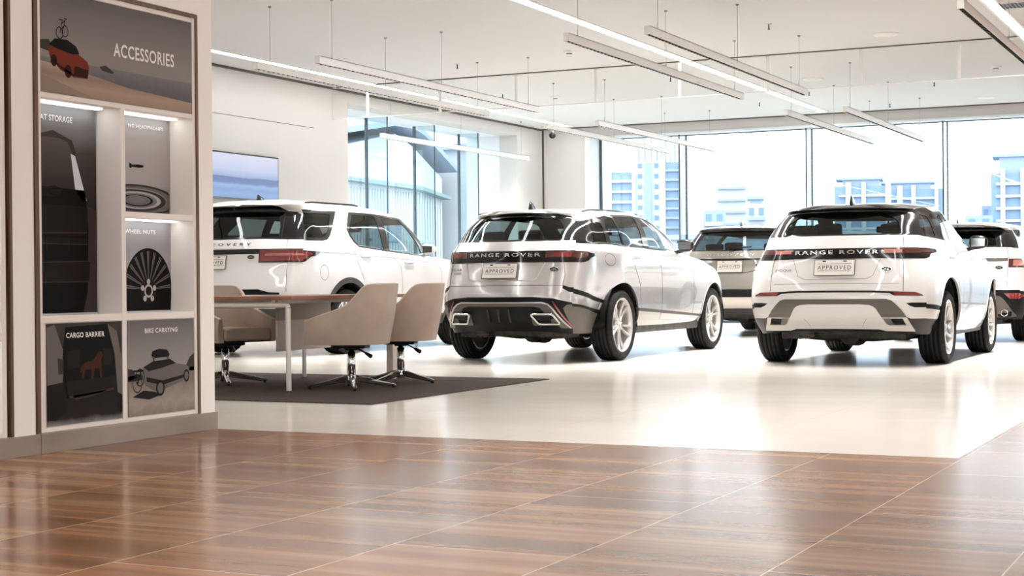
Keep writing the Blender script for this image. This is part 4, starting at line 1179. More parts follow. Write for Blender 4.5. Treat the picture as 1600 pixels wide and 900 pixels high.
def tile_beige():
    m = mat('beige_tile', lin(226, 217, 206), .12, 0, 0, .22)
    tc = N(m, 'ShaderNodeTexCoord'); mp = N(m, 'ShaderNodeMapping'); mp.inputs['Scale'].default_value = (.7, 1.1, 1)
    no = N(m, 'ShaderNodeTexNoise'); no.inputs['Scale'].default_value = 1.3; no.inputs['Detail'].default_value = 6
    L(m, tc.outputs['Object'], mp.inputs[0]); L(m, mp.outputs[0], no.inputs['Vector'])
    cr = N(m, 'ShaderNodeValToRGB'); cr.color_ramp.elements[0].position = .3; cr.color_ramp.elements[1].position = .7
    cr.color_ramp.elements[0].color = lin(230, 222, 211); cr.color_ramp.elements[1].color = lin(236, 229, 219)
    L(m, no.outputs['Fac'], cr.inputs[0])
    br = N(m, 'ShaderNodeTexBrick'); br.offset = 0; br.inputs['Scale'].default_value = 1; br.inputs['Mortar Size'].default_value = .0016
    br.inputs['Brick Width'].default_value = 1.2; br.inputs['Row Height'].default_value = 1.2; br.inputs['Mortar Smooth'].default_value = 0
    mp2 = N(m, 'ShaderNodeMapping'); mp2.inputs['Location'].default_value = (0.06, -.04, 0)
    L(m, tc.outputs['Object'], mp2.inputs[0]); L(m, mp2.outputs[0], br.inputs['Vector'])
    mx = N(m, 'ShaderNodeMix', data_type='RGBA'); L(m, br.outputs['Fac'], mx.inputs['Factor']); L(m, cr.outputs[0], mx.inputs[6]); mx.inputs[7].default_value = lin(214, 204, 192)
    L(m, mx.outputs[2], bsdf(m).inputs['Base Color'])
    rn = N(m, 'ShaderNodeMapRange'); rn.inputs[3].default_value = .14; rn.inputs[4].default_value = .16
    L(m, no.outputs['Fac'], rn.inputs[0]); L(m, rn.outputs[0], bsdf(m).inputs['Roughness'])
    return m

M['wood_tile'] = tile_wood(); M['beige_tile'] = tile_beige()
M['ceiling'] = mat('ceiling', lin(220, 219, 218), .8)
M['wall'] = mat('wall', lin(206, 203, 199), .7)
M['partition'] = mat('partition', lin(249, 244, 237), .6)
M['jamb'] = mat('jamb', lin(236, 238, 240), .6)
M['trim_line'] = mat('trim_line', lin(70, 64, 60), .6)
M['alu'] = mat('alu', lin(150, 160, 166), .35, .7)
M['alu_dark'] = mat('alu_dark', lin(70, 80, 86), .4, .5)
M['window_glass'] = glass('window_glass', (.94, .975, .985), 0, 1.45, .6)
M['fin_glass'] = glass('fin_glass', (.84, .90, .92), 0, 1.45, .5)
M['curtain_glass'] = glass('curtain_glass', (.965, .965, .955), .05, 1.45, .4)
M['strip'] = mat('strip_light', (1, 1, 1), .5, emit=(1, 1, 1), estr=17)
M['led'] = mat('shelf_led', (1, 1, 1), .5, emit=(.93, .98, 1), estr=5.0)
M['fixture'] = mat('fixture_white', lin(250, 248, 245), .5)
M['louvre'] = mat('louvre_black', (.012, .012, .012), .4)
M['wire'] = mat('wire', lin(150, 145, 140), .5, .3)
M['stone'] = noisy(mat('stone_base', lin(150, 137, 126), .45), 2.2, lin(140, 126, 114), lin(163, 149, 137), stretch=(1, .6, 1.6))
M['walnut'] = noisy(mat('walnut', lin(100, 70, 52), .45), 6, lin(82, 56, 41), lin(112, 80, 60), stretch=(6, 6, .4))
M['cabinet_white'] = mat('cabinet_white', lin(238, 230, 222), .5)
M['niche_white'] = mat('niche_white', lin(235, 238, 238), .5)
M['table_wood'] = noisy(mat('table_wood', lin(140, 96, 72), .4), 5, lin(120, 80, 58), lin(160, 112, 86), stretch=(1, .2, 1))
M['table_frame'] = mat('table_frame', lin(226, 219, 211), .35, .2)
M['table_panel'] = mat('table_panel', lin(238, 228, 218), .5)
M['leather'] = noisy(mat('leather', lin(180, 161, 145), .5), 3, lin(172, 152, 136), lin(186, 167, 151))
M['leather_edge'] = mat('leather_edge', lin(206, 190, 172), .5)
M['black_plastic'] = mat('black_plastic', (.007, .007, .007), .5, spec=.2)
M['carpet'] = noisy(mat('carpet', lin(60, 54, 50), .95, spec=.1), 160, lin(54, 48, 44), lin(96, 86, 78), detail=3, bump=.6, lo=.3, hi=.7)
M['concrete'] = mat('concrete', lin(120, 126, 130), .9)

# ------------------------------------------------------------------ the room
XL, XR, YF, YB, ZC = -13.6, 9.0, -8.0, 29.4, 4.0
def sbox(name, lo, hi, m, bev=0):
    mb = MB(); mb.box(lo, hi, bev); return struct(mb.build(name, m))

def floor_poly(name, pts, z0, z1, m):
    mb = MB(); mb.prism(pts, z0, z1, 'xy'); return struct(mb.build(name, m))
BX, BY = -1.30, 7.28
floor_poly('floor', [(-14.8, BY), (BX, BY), (BX, 30.4), (-14.8, 30.4)], -.12, 0, M['beige_tile'])
floor_poly('floor', [(-14.8, YF), (XR + .4, YF), (XR + .4, 30.4), (BX, 30.4), (BX, BY), (-14.8, BY)], -.12, 0, M['wood_tile'])
sbox('ceiling', (-14.8, YF - .3, ZC), (XR + .4, 30.4, ZC + .25), M['ceiling'])
# left wall with its deep window opening
OY0, OY1, OZ = 21.82, 28.19, 3.79
mb = MB()
mb.box((-14.0, YF, 0), (XL, OY0, ZC)); mb.box((-14.0, OY1, 0), (XL, YB, ZC)); mb.box((-14.0, OY0, OZ), (XL, OY1, ZC))
struct(mb.build('wall_left', M['wall']))
mb = MB()
mb.box((-14.75, OY1, 0), (-14.0, OY1 + .5, ZC)); mb.box((-14.75, OY0 - 1, 0), (-14.0, OY0, ZC)); mb.box((-14.75, OY0, OZ), (-14.0, OY1, ZC))
struct(mb.build('wall_left_return', M['jamb']))
# back wall: a short solid piece by the corner, then glass
GX = -12.55
mb = MB(); mb.box((-14.0, YB, 0), (GX - .12, YB + .5, ZC)); mb.box((GX - .12, YB, 3.80), (XR, YB + .22, ZC))
struct(mb.build('wall_back', M['wall']))
sbox('wall_back_jamb', (GX - .12, YB + .02, 0), (GX, YB + .62, 3.80), M['jamb'])
# right wall and the wall behind the camera, unseen, with openings sized to let daylight in
mb = MB(); mb.box((XR, YF, 0), (XR + .3, YB, .5)); mb.box((XR, YF, 3.6), (XR + .3, YB, ZC))
for y in range(-8, 30, 6): mb.box((XR, y, .5), (XR + .3, min(y + 4.7, YB), 3.6))
struct(mb.build('wall_right', M['wall']))
mb = MB(); mb.box((-14.8, YF - .3, 0), (XR, YF, .3)); mb.box((-14.8, YF - .3, 3.6), (XR, YF, ZC))
mb.box((-14.8, YF - .3, .3), (-7.5, YF, 3.6)); mb.box((-2.2, YF - .3, .3), (-1.8, YF, 3.6)); mb.box((3.2, YF - .3, .3), (3.6, YF, 3.6)); mb.box((8, YF - .3, .3), (XR, YF, 3.6))
struct(mb.build('wall_front', M['wall']))

# trims: the dark shadow gaps under the ceiling and in the corner, panel joint in the left wall
sbox('trim_1', (XL, YF, ZC - .035), (XL + .03, YB, ZC - .003), M['trim_line'])
sbox('trim_2', (XL + .03, YB - .10, ZC - .02), (XR, YB - .045, ZC + .001), M['trim_line'])
sbox('trim_3', (XL - .002, YB - .03, 0), (XL + .03, YB + .003, ZC - .03), M['trim_line'])
sbox('trim_4', (XL - .003, 8, 3.296), (XL + .003, 20.81, 3.304), M['plastic_grey'])
sbox('trim_5', (GX, YB - .02, 3.765), (XR, YB + .3, 3.80), M['jamb'])
# thin grey strip on the ceiling between the bays
sbox('trim_6', (-13.5, 21.33, 3.985), (XR, 21.39, 4.001), M['plastic_grey'])

# windows: panes, glass fins, frames
def glazing(name, axis, fixed, a0, a1, z1, fins, side, depth=.42):
    """axis 'x': the window runs along x at y = fixed; 'y': runs along y at x = fixed"""
    def B(lo, hi): return (lo, hi) if axis == 'x' else ((lo[1], lo[0], lo[2]), (hi[1], hi[0], hi[2]))
    f = MB()
    for z in (.0, z1 - .05):
        f.box(*B((a0, fixed - .03, z), (a1, fixed + .03, z + .05)))
    for a in (a0, a1 - .05): f.box(*B((a, fixed - .03, .05), (a + .05, fixed + .03, z1 - .05)))
    w = struct(f.build(name, M['alu_dark']))
    edges = [a0] + list(fins) + [a1]
    for i in range(len(edges) - 1):
        p = MB(); p.box(*B((edges[i] + .008, fixed - .006, .05), (edges[i+1] - .008, fixed + .006, z1 - .05)))
        p.build('pane', M['window_glass'], w)
    for a in fins:
        p = MB(); d0, d1 = (fixed - depth, fixed - .02) if side < 0 else (fixed + .02, fixed + depth)
        p.box(*B((a - .012, d0, .05), (a + .012, d1, z1 - .06)))
        o = p.build('glass_fin', M['fin_glass'], w)
        e = MB(); q = d0 if side < 0 else d1
        e.box(*B((a - .014, q - .006, .05), (a + .014, q + .006, z1 - .06))); e.box(*B((a - .02, fixed - .035, .05), (a + .02, fixed + .012, z1 - .05)))
        for zz in (1.6,): e.box(*B((a - .07, min(q, fixed), zz), (a + .07, min(q, fixed) + .05, zz + .05)))
        e.build('fin_edge', M['alu_dark'], o)
    return w
glazing('window_1', 'y', -14.5, 21.8, 28.9, 3.92, (23.90, 25.63, 27.41), 1)
glazing('window_2', 'x', 29.95, GX, XR, 3.82, (-10.66, -8.08, -5.50, -2.92, -.34, 2.24, 4.82, 7.4), -1)

# ------------------------------------------------------------------ ceiling fittings
for i, (x, words_) in enumerate(((-12.84, 'long recessed strip light in the ceiling nearest the left wall'), (-7.58, 'long recessed strip light crossing the ceiling above the silver SUV'),
                                 (-2.91, 'recessed strip light in the top right corner of the ceiling'))):
    t = thing('ceiling_strip_light', words_, 'light', (x, 10.5, ZC), 0, 'recessed ceiling strip lights')
    h = MB(); h.box((-.095, -18.5, -.012), (-.062, 18.48, 0)); h.box((.062, -18.5, -.012), (.095, 18.48, 0)); h.box((-.062, 18.46, -.012), (.062, 18.48, 0)); h.build('trim_profile', M['fixture'], t)
    d = MB(); d.box((-.062, -18.5, -.008), (.062, 18.46, -.001)); d.build('diffuser', M['strip'], t)
for x in (2.2, 6.8):  # unseen strips added to give the hall more light
    t = thing('ceiling_strip_light', 'unseen recessed ceiling strip light added to the right of the view', 'light', (x, 10.5, ZC), 0, 'recessed ceiling strip lights')
    h = MB(); h.box((-.095, -18.5, -.012), (-.062, 18.48, 0)); h.box((.062, -18.5, -.012), (.095, 18.48, 0)); h.build('trim_profile', M['fixture'], t)
    d = MB(); d.box((-.062, -18.5, -.008), (.062, 18.46, -.001)); d.build('diffuser', M['strip'], t)

PEND = [(-6.39, 14.40, 20.17, 'white pendant light bar left of the pair hanging over the silver SUV'),
        (-5.52, 14.40, 20.17, 'white pendant light bar right of the pair hanging over the silver SUV'),
        (-9.42, 14.50, 20.20, 'white pendant light bar hanging in front of the ceiling strip on the left'),
        (-10.27, 14.53, 20.29, 'white pendant light bar just under the left ceiling strip, against the left wall'),
        (-2.52, 14.42, 20.17, 'white pendant light bar with dark louvre in the top right corner'),
        (-1.65, 14.42, 20.17, None),
        (-13.28, 22.35, 28.0, 'white pendant light bar hanging across the left window'),
        (-9.40, 22.35, 28.0, 'white pendant light bar crossing the first pane edge of the back window'),
        (-10.28, 22.35, 28.0, 'faint white pendant light bar farthest left in front of the back window'),
        (-6.43, 22.40, 28.0, 'left of the two white pendant light bars crossing the middle of back window'),
        (-5.55, 22.40, 28.0, 'right of the two white pendant light bars crossing the middle of back window')]
def make_pendant(x, y0, y1, words_):
    z0, z1 = 3.25, 3.335; w = .031
    t = thing('pendant_light', words_, 'light', (x, (y0 + y1) / 2, z0), 0, 'suspended linear pendant lights')
    h = (y1 - y0) / 2
    b = MB(); b.box((-w, -h, .0), (-w + .007, h, z1 - z0)); b.box((w - .007, -h, .0), (w, h, z1 - z0)); b.box((-w, -h, z1 - z0 - .006), (w, h, z1 - z0))
    b.box((-w + .001, -h - .001, .001), (w - .001, -h + .008, z1 - z0 - .001)); b.box((-w + .001, h - .008, .001), (w - .001, h + .001, z1 - z0 - .001))
    b.build('housing', M['fixture'], t)
    l = MB(); n = 60
    l.box((-w + .007, -h + .008, .012), (w - .007, h - .008, .018))
    for i in range(1, n):
        y = -h + 2 * h * i / n; l.box((-w + .007, y - .004, .001), (w - .007, y + .004, .012))
    l.build('louvre', M['louvre'], t)
    for yy in (-h + .30, 0, h - .30):
        s = MB(); s.tube([(0, yy, z1 - z0), (0, yy, ZC - z0)], .0022, 6); s.tube([(-.004, yy, z1 - z0), (-.02, yy + .03, .14), (0, yy, .17)], .0018, 6)
        o = s.build('suspension_wire', M['wire'], t)
        q = MB(); q.lathe([(0, 0), (.016, 0), (.02, -.0), (.02, -.010), (.006, -.022), (0, -.022)], 14, mat=Matrix.Translation((0, yy, ZC - z0))); q.build('ceiling_cup', M['wire'], o)
    la = bpy.data.lights.new('pendant_lamp', 'AREA'); la.shape = 'RECTANGLE'; la.size = .05; la.size_y = 2 * h - .1
    la.energy = (130 if x < -9 else 215) if y0 > 12 and x < 0 else 72; la.color = (1, .995, .985); la.spread = math.radians(120)
    lo = bpy.data.objects.new('pendant_lamp', la); COL.objects.link(lo); lo.parent = t; lo.location = (0, 0, -.006)
for x_ in (-2.52, 1.5, 5.5):  # unseen pendant bars added to brighten the near floor and partition
    for y_ in (-1.6, 6.4): PEND.append((x_, y_, y_ + 5.77, 'unseen white pendant light bar added over the wood floor, outside the view'))
for x_ in (1.5, 5.5): PEND.append((x_, 14.42, 20.19, 'unseen white pendant light bar added over the wood floor, outside the view'))
for p_ in PEND:
    if p_[3]: make_pendant(*p_)

# glass smoke curtain hanging from the ceiling right across the hall
sc_ = thing('smoke_curtain', 'glass smoke curtain with slim posts hanging from the ceiling across the hall', 'glass screen', (-3.76, 21.36, 3.48))
g = MB(); g.box((XL + 3.76, -.004, .012), (XR + 3.76, .004, .50)); g.build('glass_panel', M['curtain_glass'], sc_)
r_ = MB(); r_.box((XL + 3.76, -.02, .50), (XR + 3.76, .02, .52)); r_.build('top_rail', M['fixture'], sc_)
r_ = MB(); r_.box((XL + 3.76, -.008, 0), (XR + 3.76, .008, .012)); r_.build('bottom_edge', M['fixture'], sc_)
for k in range(-9, 9):
    x = 1.31 * -k
    if XL + 3.76 < x < XR + 3.76:
        q = MB(); q.box((x - .02, -.022, .0), (x + .02, -.004, .51)); q.build('post', M['fixture'], sc_)
def make_disc(name, words_, cat, x, y, r, m1, grp):
    t = thing(name, words_, cat, (x, y, ZC), 0, grp)
    b = MB(); b.lathe([(0, -.012), (r * .55, -.012), (r * .62, -.02), (r * .80, -.022), (r, -.010), (r, 0)], 28); b.build('rim', M['fixture'], t)
    c = MB(); c.lathe([(0, -.013), (r * .55, -.013), (r * .55, -.004)], 24); c.build('grille', m1, t)
for x, y, w_ in ((-4.50, 20.31, 'largest round white ceiling diffuser, above the white SUV with black roof'), (-6.51, 24.22, 'small round ceiling diffuser between pendant bars, behind glass curtain'), (-4.51, 28.22, 'round ceiling diffuser nearest the back window')):
    make_disc('ceiling_diffuser', w_, 'vent', x, y, .17, M['fixture'], 'round ceiling diffusers')
for x, y, w_ in ((-3.73, 24.23, 'smoke detector on the ceiling at the right'), (-11.0, 24.31, 'smoke detector on the ceiling near the left wall corner'), (-8.68, 19.66, 'smoke detector on the ceiling left of the middle strip light')):
    t = thing('smoke_detector', w_, 'detector', (x, y, ZC), 0, 'ceiling smoke detectors')
    b = MB(); b.lathe([(0, -.045), (.035, -.045), (.042, -.030), (.075, -.026), (.085, -.010), (.085, 0)], 24); b.build('body', M['fixture'], t)
    b = MB(); b.lathe([(.030, -.046), (.043, -.036), (.043, -.031)], 24); b.build('sensor_slot', M['black_plastic'], t)
t = thing('ceiling_vent', 'square ceiling vent grille at the top right edge', 'vent', (-2.62, 18.9, ZC))
b = MB()
for a, c in (((-.22, -.22), (.22, -.19)), ((-.22, .19), (.22, .22)), ((-.22, -.19), (-.19, .19)), ((.19, -.19), (.22, .19))): b.box((*a, -.012), (*c, 0))
b.build('frame', M['fixture'], t)
b = MB()
for k in range(9): b.box((-.19 + k * .043, -.19, -.010), (-.175 + k * .043, .19, -.002))
b.build('slats', M['plastic_grey'], t)
b = MB(); b.box((-.19, -.19, -.002), (.19, .19, .0)); b.build('duct_opening', M['louvre'], t)
SPR = [(-10.6, 20.0), (-8.4, 22.9), (-7.0, 25.8), (-4.9, 25.6), (-11.6, 23.5), (-5.6, 18.8), (-8.2, 26.9), (-6.2, 28.3)]
for x, y in SPR:
    t = thing('ceiling_sprinkler', 'tiny fire sprinkler head under the white ceiling', 'sprinkler', (x, y, ZC), 0, 'ceiling sprinkler heads')
    b = MB(); b.lathe([(0, -.008), (.035, -.006), (.035, 0)], 16); b.build('escutcheon', M['fixture'], t)
    b = MB(); b.tube([(0, 0, -.006), (0, 0, -.07)], .008, 8); b.lathe([(0, -.072), (.018, -.072), (.018, -.068), (0, -.068)], 12); b.build('nozzle', M['plastic_dark'], t)
t = thing('security_camera', 'small black security camera hanging under the ceiling by the left back corner', 'camera', (-13.0, 28.6, ZC))
b = MB(); b.tube([(0, 0, -.0), (0, 0, -.17)], .010, 8); b.build('mount', M['fixture'], t)
bm = bmesh.new(); bmesh.ops.create_uvsphere(bm, u_segments=16, v_segments=10, radius=.065)
b = MB(); b.frombm(bm, True, Matrix.Translation((0, -.03, -.215)) @ Matrix.Scale(1.25, 4, (0, 1, 0))); o = b.build('camera_body', M['black_plastic'], t)
b = MB(); b.lathe([(0, 0), (.028, 0), (.032, .02)], 16, mat=Matrix.Translation((.02, -.112, -.22)) @ Matrix.Rotation(PI/2, 4, 'X') @ Matrix.Rotation(PI, 4, 'X')); b.build('lens', M['gloss_black'], o)

# wall screen with its lake picture
t = thing('wall_screen', 'large flat screen on the left wall showing a misty blue lake and hills', 'screen', (XL, 18.2, 2.1))
b = MB(); b.box((.004, -1.75, -.02), (.05, 1.56, .655), .004); b.build('bezel', M['gloss_black'], t)
def screen_mat():
    m = bpy.data.materials.new('screen_picture'); m.use_nodes = True; nt = m.node_tree
    b_ = bsdf(m); b_.inputs['Base Color'].default_value = (0, 0, 0, 1); b_.inputs['Roughness'].default_value = .3
    tc = N(m, 'ShaderNodeTexCoord'); sx = N(m, 'ShaderNodeSeparateXYZ'); L(m, tc.outputs['Object'], sx.inputs[0])
    no = N(m, 'ShaderNodeTexNoise'); no.inputs['Scale'].default_value = 5; no.inputs['Detail'].default_value = 6; L(m, tc.outputs['Object'], no.inputs['Vector'])
    ad = N(m, 'ShaderNodeMath', operation='MULTIPLY_ADD'); ad.inputs[1].default_value = .05; L(m, no.outputs['Fac'], ad.inputs[0]); L(m, sx.outputs['Z'], ad.inputs[2])
    cr = N(m, 'ShaderNodeValToRGB'); e = cr.color_ramp.elements
    stops = [(.0, (118, 150, 205)), (.06, (140, 170, 218)), (.13, (126, 158, 212)), (.19, (150, 180, 224)), (.225, (108, 132, 182)), (.30, (96, 122, 176)), (.315, (160, 176, 214)), (.42, (196, 206, 236)), (.64, (222, 222, 242))]
    e[0].position = stops[0][0] + .02; e[0].color = lin(*stops[0][1]); e[1].position = stops[-1][0] + .02; e[1].color = lin(*stops[-1][1])
    for p, c in stops[1:-1]:
        k = e.new(p + .02); k.color = lin(*c)
    L(m, ad.outputs[0], cr.inputs[0]); L(m, cr.outputs[0], b_.inputs['Emission Color']); b_.inputs['Emission Strength'].default_value = .85
    return m
b = MB(); b.box((.050, -1.73, .0), (.052, 1.54, .635)); b.build('display', screen_mat(), t)
# ------------------------------------------------------------------ accessory display wall on the left
PX = -5.436; NX = -5.60
D0, D1, DZ0, DZ1 = 5.84, 7.132, .10, 2.335
mb = MB()
mb.box((-5.95, 4.3, 0), (-5.625, 7.27, 3.4)); mb.box((-5.625, 5.686, .0), (PX, 5.836, 3.4)); mb.box((-5.625, D1 + .003, 0), (PX, 7.27, 3.4))
mb.box((-5.625, 4.3, 2.34), (PX, 5.686, 3.4)); mb.box((-5.625, 5.836, 2.34), (PX, D1 + .003, 3.4)); mb.box((-5.625, 4.3, 0), (PX, 5.686, .098)); mb.box((-5.625, 5.836, 0), (PX, D1 + .003, .098))
struct(mb.build('wall_partition', M['partition']))
for n_, (a, b_) in enumerate(((4.3, 5.858), (5.862, 7.272))):
    mb = MB(); mb.box((PX, a, 0), (PX + .012, b_, .098), .002); struct(mb.build('baseboard_partition', M['stone']))
mb = MB(); mb.box((-5.95, 7.27, 0), (PX + .012, 7.282, .098), .002); struct(mb.build('baseboard_partition', M['stone']))

def display_unit(y0, y1, words_, layout):
    t = thing('display_unit', words_, 'display case', (PX, y0, DZ0))
    def bx(name, parts, m, parent=t):
        q = MB()
        for lo, hi in parts: q.box((lo[0], lo[1] - y0, lo[2] - DZ0), (hi[0], hi[1] - y0, hi[2] - DZ0))
        return q.build(name, m, parent)
    bx('wood_frame', [((-.16, y0, DZ0), (.008, y0 + .026, DZ1)), ((-.16, y1 - .018, DZ0), (.008, y1, DZ1)), ((-.16, y0 + .026, DZ1 - .018), (.008, y1 - .018, DZ1))], M['walnut'])
    carc, led, back = layout(y0, y1)
    bx('shelving', carc, M['cabinet_white'])
    for l in led: bx('shelf_light', [l], M['led'])
    bx('back_panel', back, M['niche_white'])
    return t
def lay_big(y0, y1):
    a, b = y0 + .026, y1 - .018
    c = [((-.16, a, DZ0), (.0, a + .024, DZ1 - .018)), ((-.16, b - .024, DZ0), (.0, b, DZ1 - .018)), ((-.159, a + .001, DZ1 - .045), (-.002, b - .001, DZ1 - .019)),
         ((-.159, a + .001, 1.752), (-.002, b - .001, 1.775)), ((-.159, a + .001, .640), (-.002, b - .001, .675)), ((-.159, a + .001, DZ0 + .001), (-.002, b - .001, DZ0 + .022)),
         ((-.158, 6.482, DZ0 + .002), (-.001, 6.516, 1.76)), ((-.157, 6.50, 1.180), (-.003, b - .002, 1.212)),
         ((-.022, a + .003, DZ0 + .003), (-.008, b - .003, .65)), ((-.022, a + .003, 1.76), (-.008, b - .003, DZ1 - .02))]
    led = [((-.125, 5.93, 1.744), (-.085, 6.44, 1.752)), ((-.125, 6.55, 1.744), (-.085, 7.06, 1.752)), ((-.125, 6.55, 1.172), (-.085, 7.06, 1.180))]
    return c, led, [((-.178, a, DZ0), (-.166, b, DZ1 - .02))]
def lay_small(y0, y1):
    a, b = y0 + .026, y1 - .038
    c = [((-.16, b - .03, DZ0), (.0, b, DZ1 - .018)), ((-.159, a + .001, DZ1 - .045), (-.002, b - .001, DZ1 - .019)), ((-.159, a + .001, DZ0 + .001), (-.002, b - .001, DZ0 + .022))]
    for z in (1.60, 1.245, .56): c.append(((-.158, a + .002, z), (-.003, b - .002, z + .032)))
    led = [((-.125, 5.0, z - .008), (-.085, 5.60, z)) for z in (1.60, 1.245, .56)]
    return c, led, [((-.178, a, DZ0), (-.166, b, DZ1 - .02))]
display_unit(D0, D1, 'tall walnut framed accessory display case with lit niches in the partition wall', lay_big)
display_unit(4.40, 5.683, 'second walnut framed display case cut off by the left edge of the photo', lay_small)

# ---- posters: flat prints; every print is a sheet with thin printed shapes on it
def grad(name, stops, axis='Z', rough=.35, lo=0.0, hi=1.0, grain=0.0, gs=60):
    m = mat(name, (1, 1, 1, 1), rough, spec=.06)
    tc = N(m, 'ShaderNodeTexCoord'); sx = N(m, 'ShaderNodeSeparateXYZ'); L(m, tc.outputs['Object'], sx.inputs[0])
    mr = N(m, 'ShaderNodeMapRange'); mr.inputs[1].default_value = lo; mr.inputs[2].default_value = hi
    src = sx.outputs[axis]
    if grain:
        no = N(m, 'ShaderNodeTexNoise'); no.inputs['Scale'].default_value = gs; no.inputs['Detail'].default_value = 5; L(m, tc.outputs['Object'], no.inputs['Vector'])
        ad = N(m, 'ShaderNodeMath', operation='MULTIPLY_ADD'); ad.inputs[1].default_value = grain; L(m, no.outputs['Fac'], ad.inputs[0]); L(m, src, ad.inputs[2]); src = ad.outputs[0]
    L(m, src, mr.inputs[0])
    cr = N(m, 'ShaderNodeValToRGB'); e = cr.color_ramp.elements
    e[0].position, e[0].color = stops[0][0], lin(*stops[0][1]); e[1].position, e[1].color = stops[-1][0], lin(*stops[-1][1])
    for p, c in stops[1:-1]:
        k = e.new(p); k.color = lin(*c)
    L(m, mr.outputs[0], cr.inputs[0]); L(m, cr.outputs[0], bsdf(m).inputs['Base Color'])
    return m
def flat(name, r, g, b): return mat(name, lin(r, g, b), .35, spec=.06)
PRINT = dict(white=flat('print_white', 238, 234, 230), black=flat('print_black', 17, 15, 14), dark=flat('print_dark', 31, 27, 25), mid=flat('print_mid', 62, 55, 51),
             grey=flat('print_grey', 108, 102, 97), light=flat('print_light', 176, 170, 166), pale=flat('print_pale', 212, 216, 224), red=flat('print_red', 112, 46, 29), reddark=flat('print_reddark', 50, 21, 16),
             tan=flat('print_tan', 66, 37, 25), sand=flat('print_sand', 140, 124, 110), wheel=flat('print_wheel', 62, 58, 58))

class Poster:
    def __init__(s, name, words_, x, y0, y1, z0, z1, m):
        s.w, s.h = y1 - y0, z1 - z0
        y0 += .003; y1 -= .003; z0 += .003; z1 -= .003; s.w, s.h = y1 - y0, z1 - z0
        q = MB(); q.box((0, 0, 0), (.003, s.w, s.h)); s.o = q.build(name, m); s.o.location = (x, y0, z0)
        tag(s.o, words_, 'poster', 'posters on the display wall'); s.k = 0
    def shape(s, name, polys, m, layer=1):
        """polys in 0..1 poster coordinates"""
        x0 = .003 + .0003 * layer
        for some in ([[p] for p in polys] if len(polys) <= 6 else [polys]):
            q = MB()
            for p in some: q.prism([(a * s.w, b * s.h) for a, b in p], x0, x0 + .0003, 'yz')
            q.build(name, PRINT[m] if isinstance(m, str) else m, s.o)
    def text(s, body, a0, a1, b, hh, layer=8, m='white'):
        uv, f = text_shape(body, space=1.08, bold=.018); q = MB(); x = .003 + .0003 * layer
        q.add([(x, (a0 + (a1 - a0) * u) * s.w, (b + hh * v) * s.h) for u, v in uv], f)
        return q.build('poster_lettering', PRINT[m], s.o, fix=False)
def ell(cx, cy, rx, ry, n=28, a0=0, a1=2 * PI): return [(cx + rx * math.cos(a0 + (a1 - a0) * i / n), cy + ry * math.sin(a0 + (a1 - a0) * i / n)) for i in range(n + (0 if abs(a1 - a0 - 2 * PI) < 1e-6 else 1))]
def ring(cx, cy, rx, ry, w, n=28):
    o = ell(cx, cy, rx, ry, n); i_ = ell(cx, cy, rx * (1 - w), ry * (1 - w), n)
    return [[o[k], o[(k + 1) % n], i_[(k + 1) % n], i_[k]] for k in range(n)]

# accessories: coast road, orange-red car with a bicycle on the roof, grey sea
p = Poster('poster', 'wide ACCESSORIES poster with a red car on a coast road, top of display case', PX - .006, 5.89, 7.09, 1.777, 2.29, grad('sky_print', [(0, (140, 133, 129)), (.45, (136, 130, 126)), (.8, (116, 111, 108)), (1, (98, 94, 92))], lo=0, hi=.51))
p.shape('sea_print', [[(0, .345), (.35, .335), (1, .33), (1, .06), (.28, .22), (0, .27)]], grad('sea_print', [(0, (84, 82, 84)), (.5, (100, 98, 100)), (1, (120, 117, 118))], lo=.05, hi=.2, grain=.05, gs=30), 1)
p.shape('shore_print', [[(0, .30), (.20, .265), (.55, .165), (1, .115), (1, 0), (0, 0)]], grad('shore_print', [(0, (150, 128, 112)), (.4, (166, 143, 126)), (.7, (142, 120, 106)), (1, (170, 150, 134))], lo=0, hi=.16, grain=.03, gs=18), 2)
p.shape('verge_print', [[(0, .17), (.30, .02), (.34, 0), (0, 0)]], 'sand', 3)
p.shape('cliff_print', [[(0, .50), (.05, .52), (.075, .44), (.06, .40), (0, .42)], [(.36, .335), (.40, .36), (.43, .33), (.455, .30), (.44, .285), (.38, .30)]], 'mid', 3)
p.shape('car_body_print', [[(.045, .44), (.06, .335), (.12, .235), (.20, .185), (.285, .19), (.295, .30), (.285, .36), (.23, .42), (.10, .47)]], 'red', 4)
p.shape('car_roof_print', [[(.05, .47), (.085, .535), (.16, .545), (.215, .495), (.235, .425), (.19, .41), (.10, .44)]], 'black', 5)
p.shape('car_front_print', [[(.20, .20), (.285, .195), (.290, .28), (.205, .30)], ell(.080, .32, .018, .06, 16), ell(.165, .235, .022, .065, 16), [(.06, .345), (.12, .25), (.20, .19), (.20, .215), (.125, .275)]], 'reddark', 6)
p.shape('bicycle_print', ring(.115, .60, .022, .062, .16, 18) + ring(.148, .625, .020, .06, .16, 18) + [[(.115, .60), (.118, .60), (.130, .70), (.127, .70)], [(.127, .69), (.150, .72), (.150, .735), (.127, .705)], [(.130, .60), (.133, .60), (.15, .72), (.147, .72)], [(.112, .725), (.135, .725), (.135, .735), (.112, .735)], [(.143, .745), (.16, .74), (.16, .75), (.143, .755)]], 'black', 6)
p.text('ACCESSORIES', .452, .870, .475, .135)
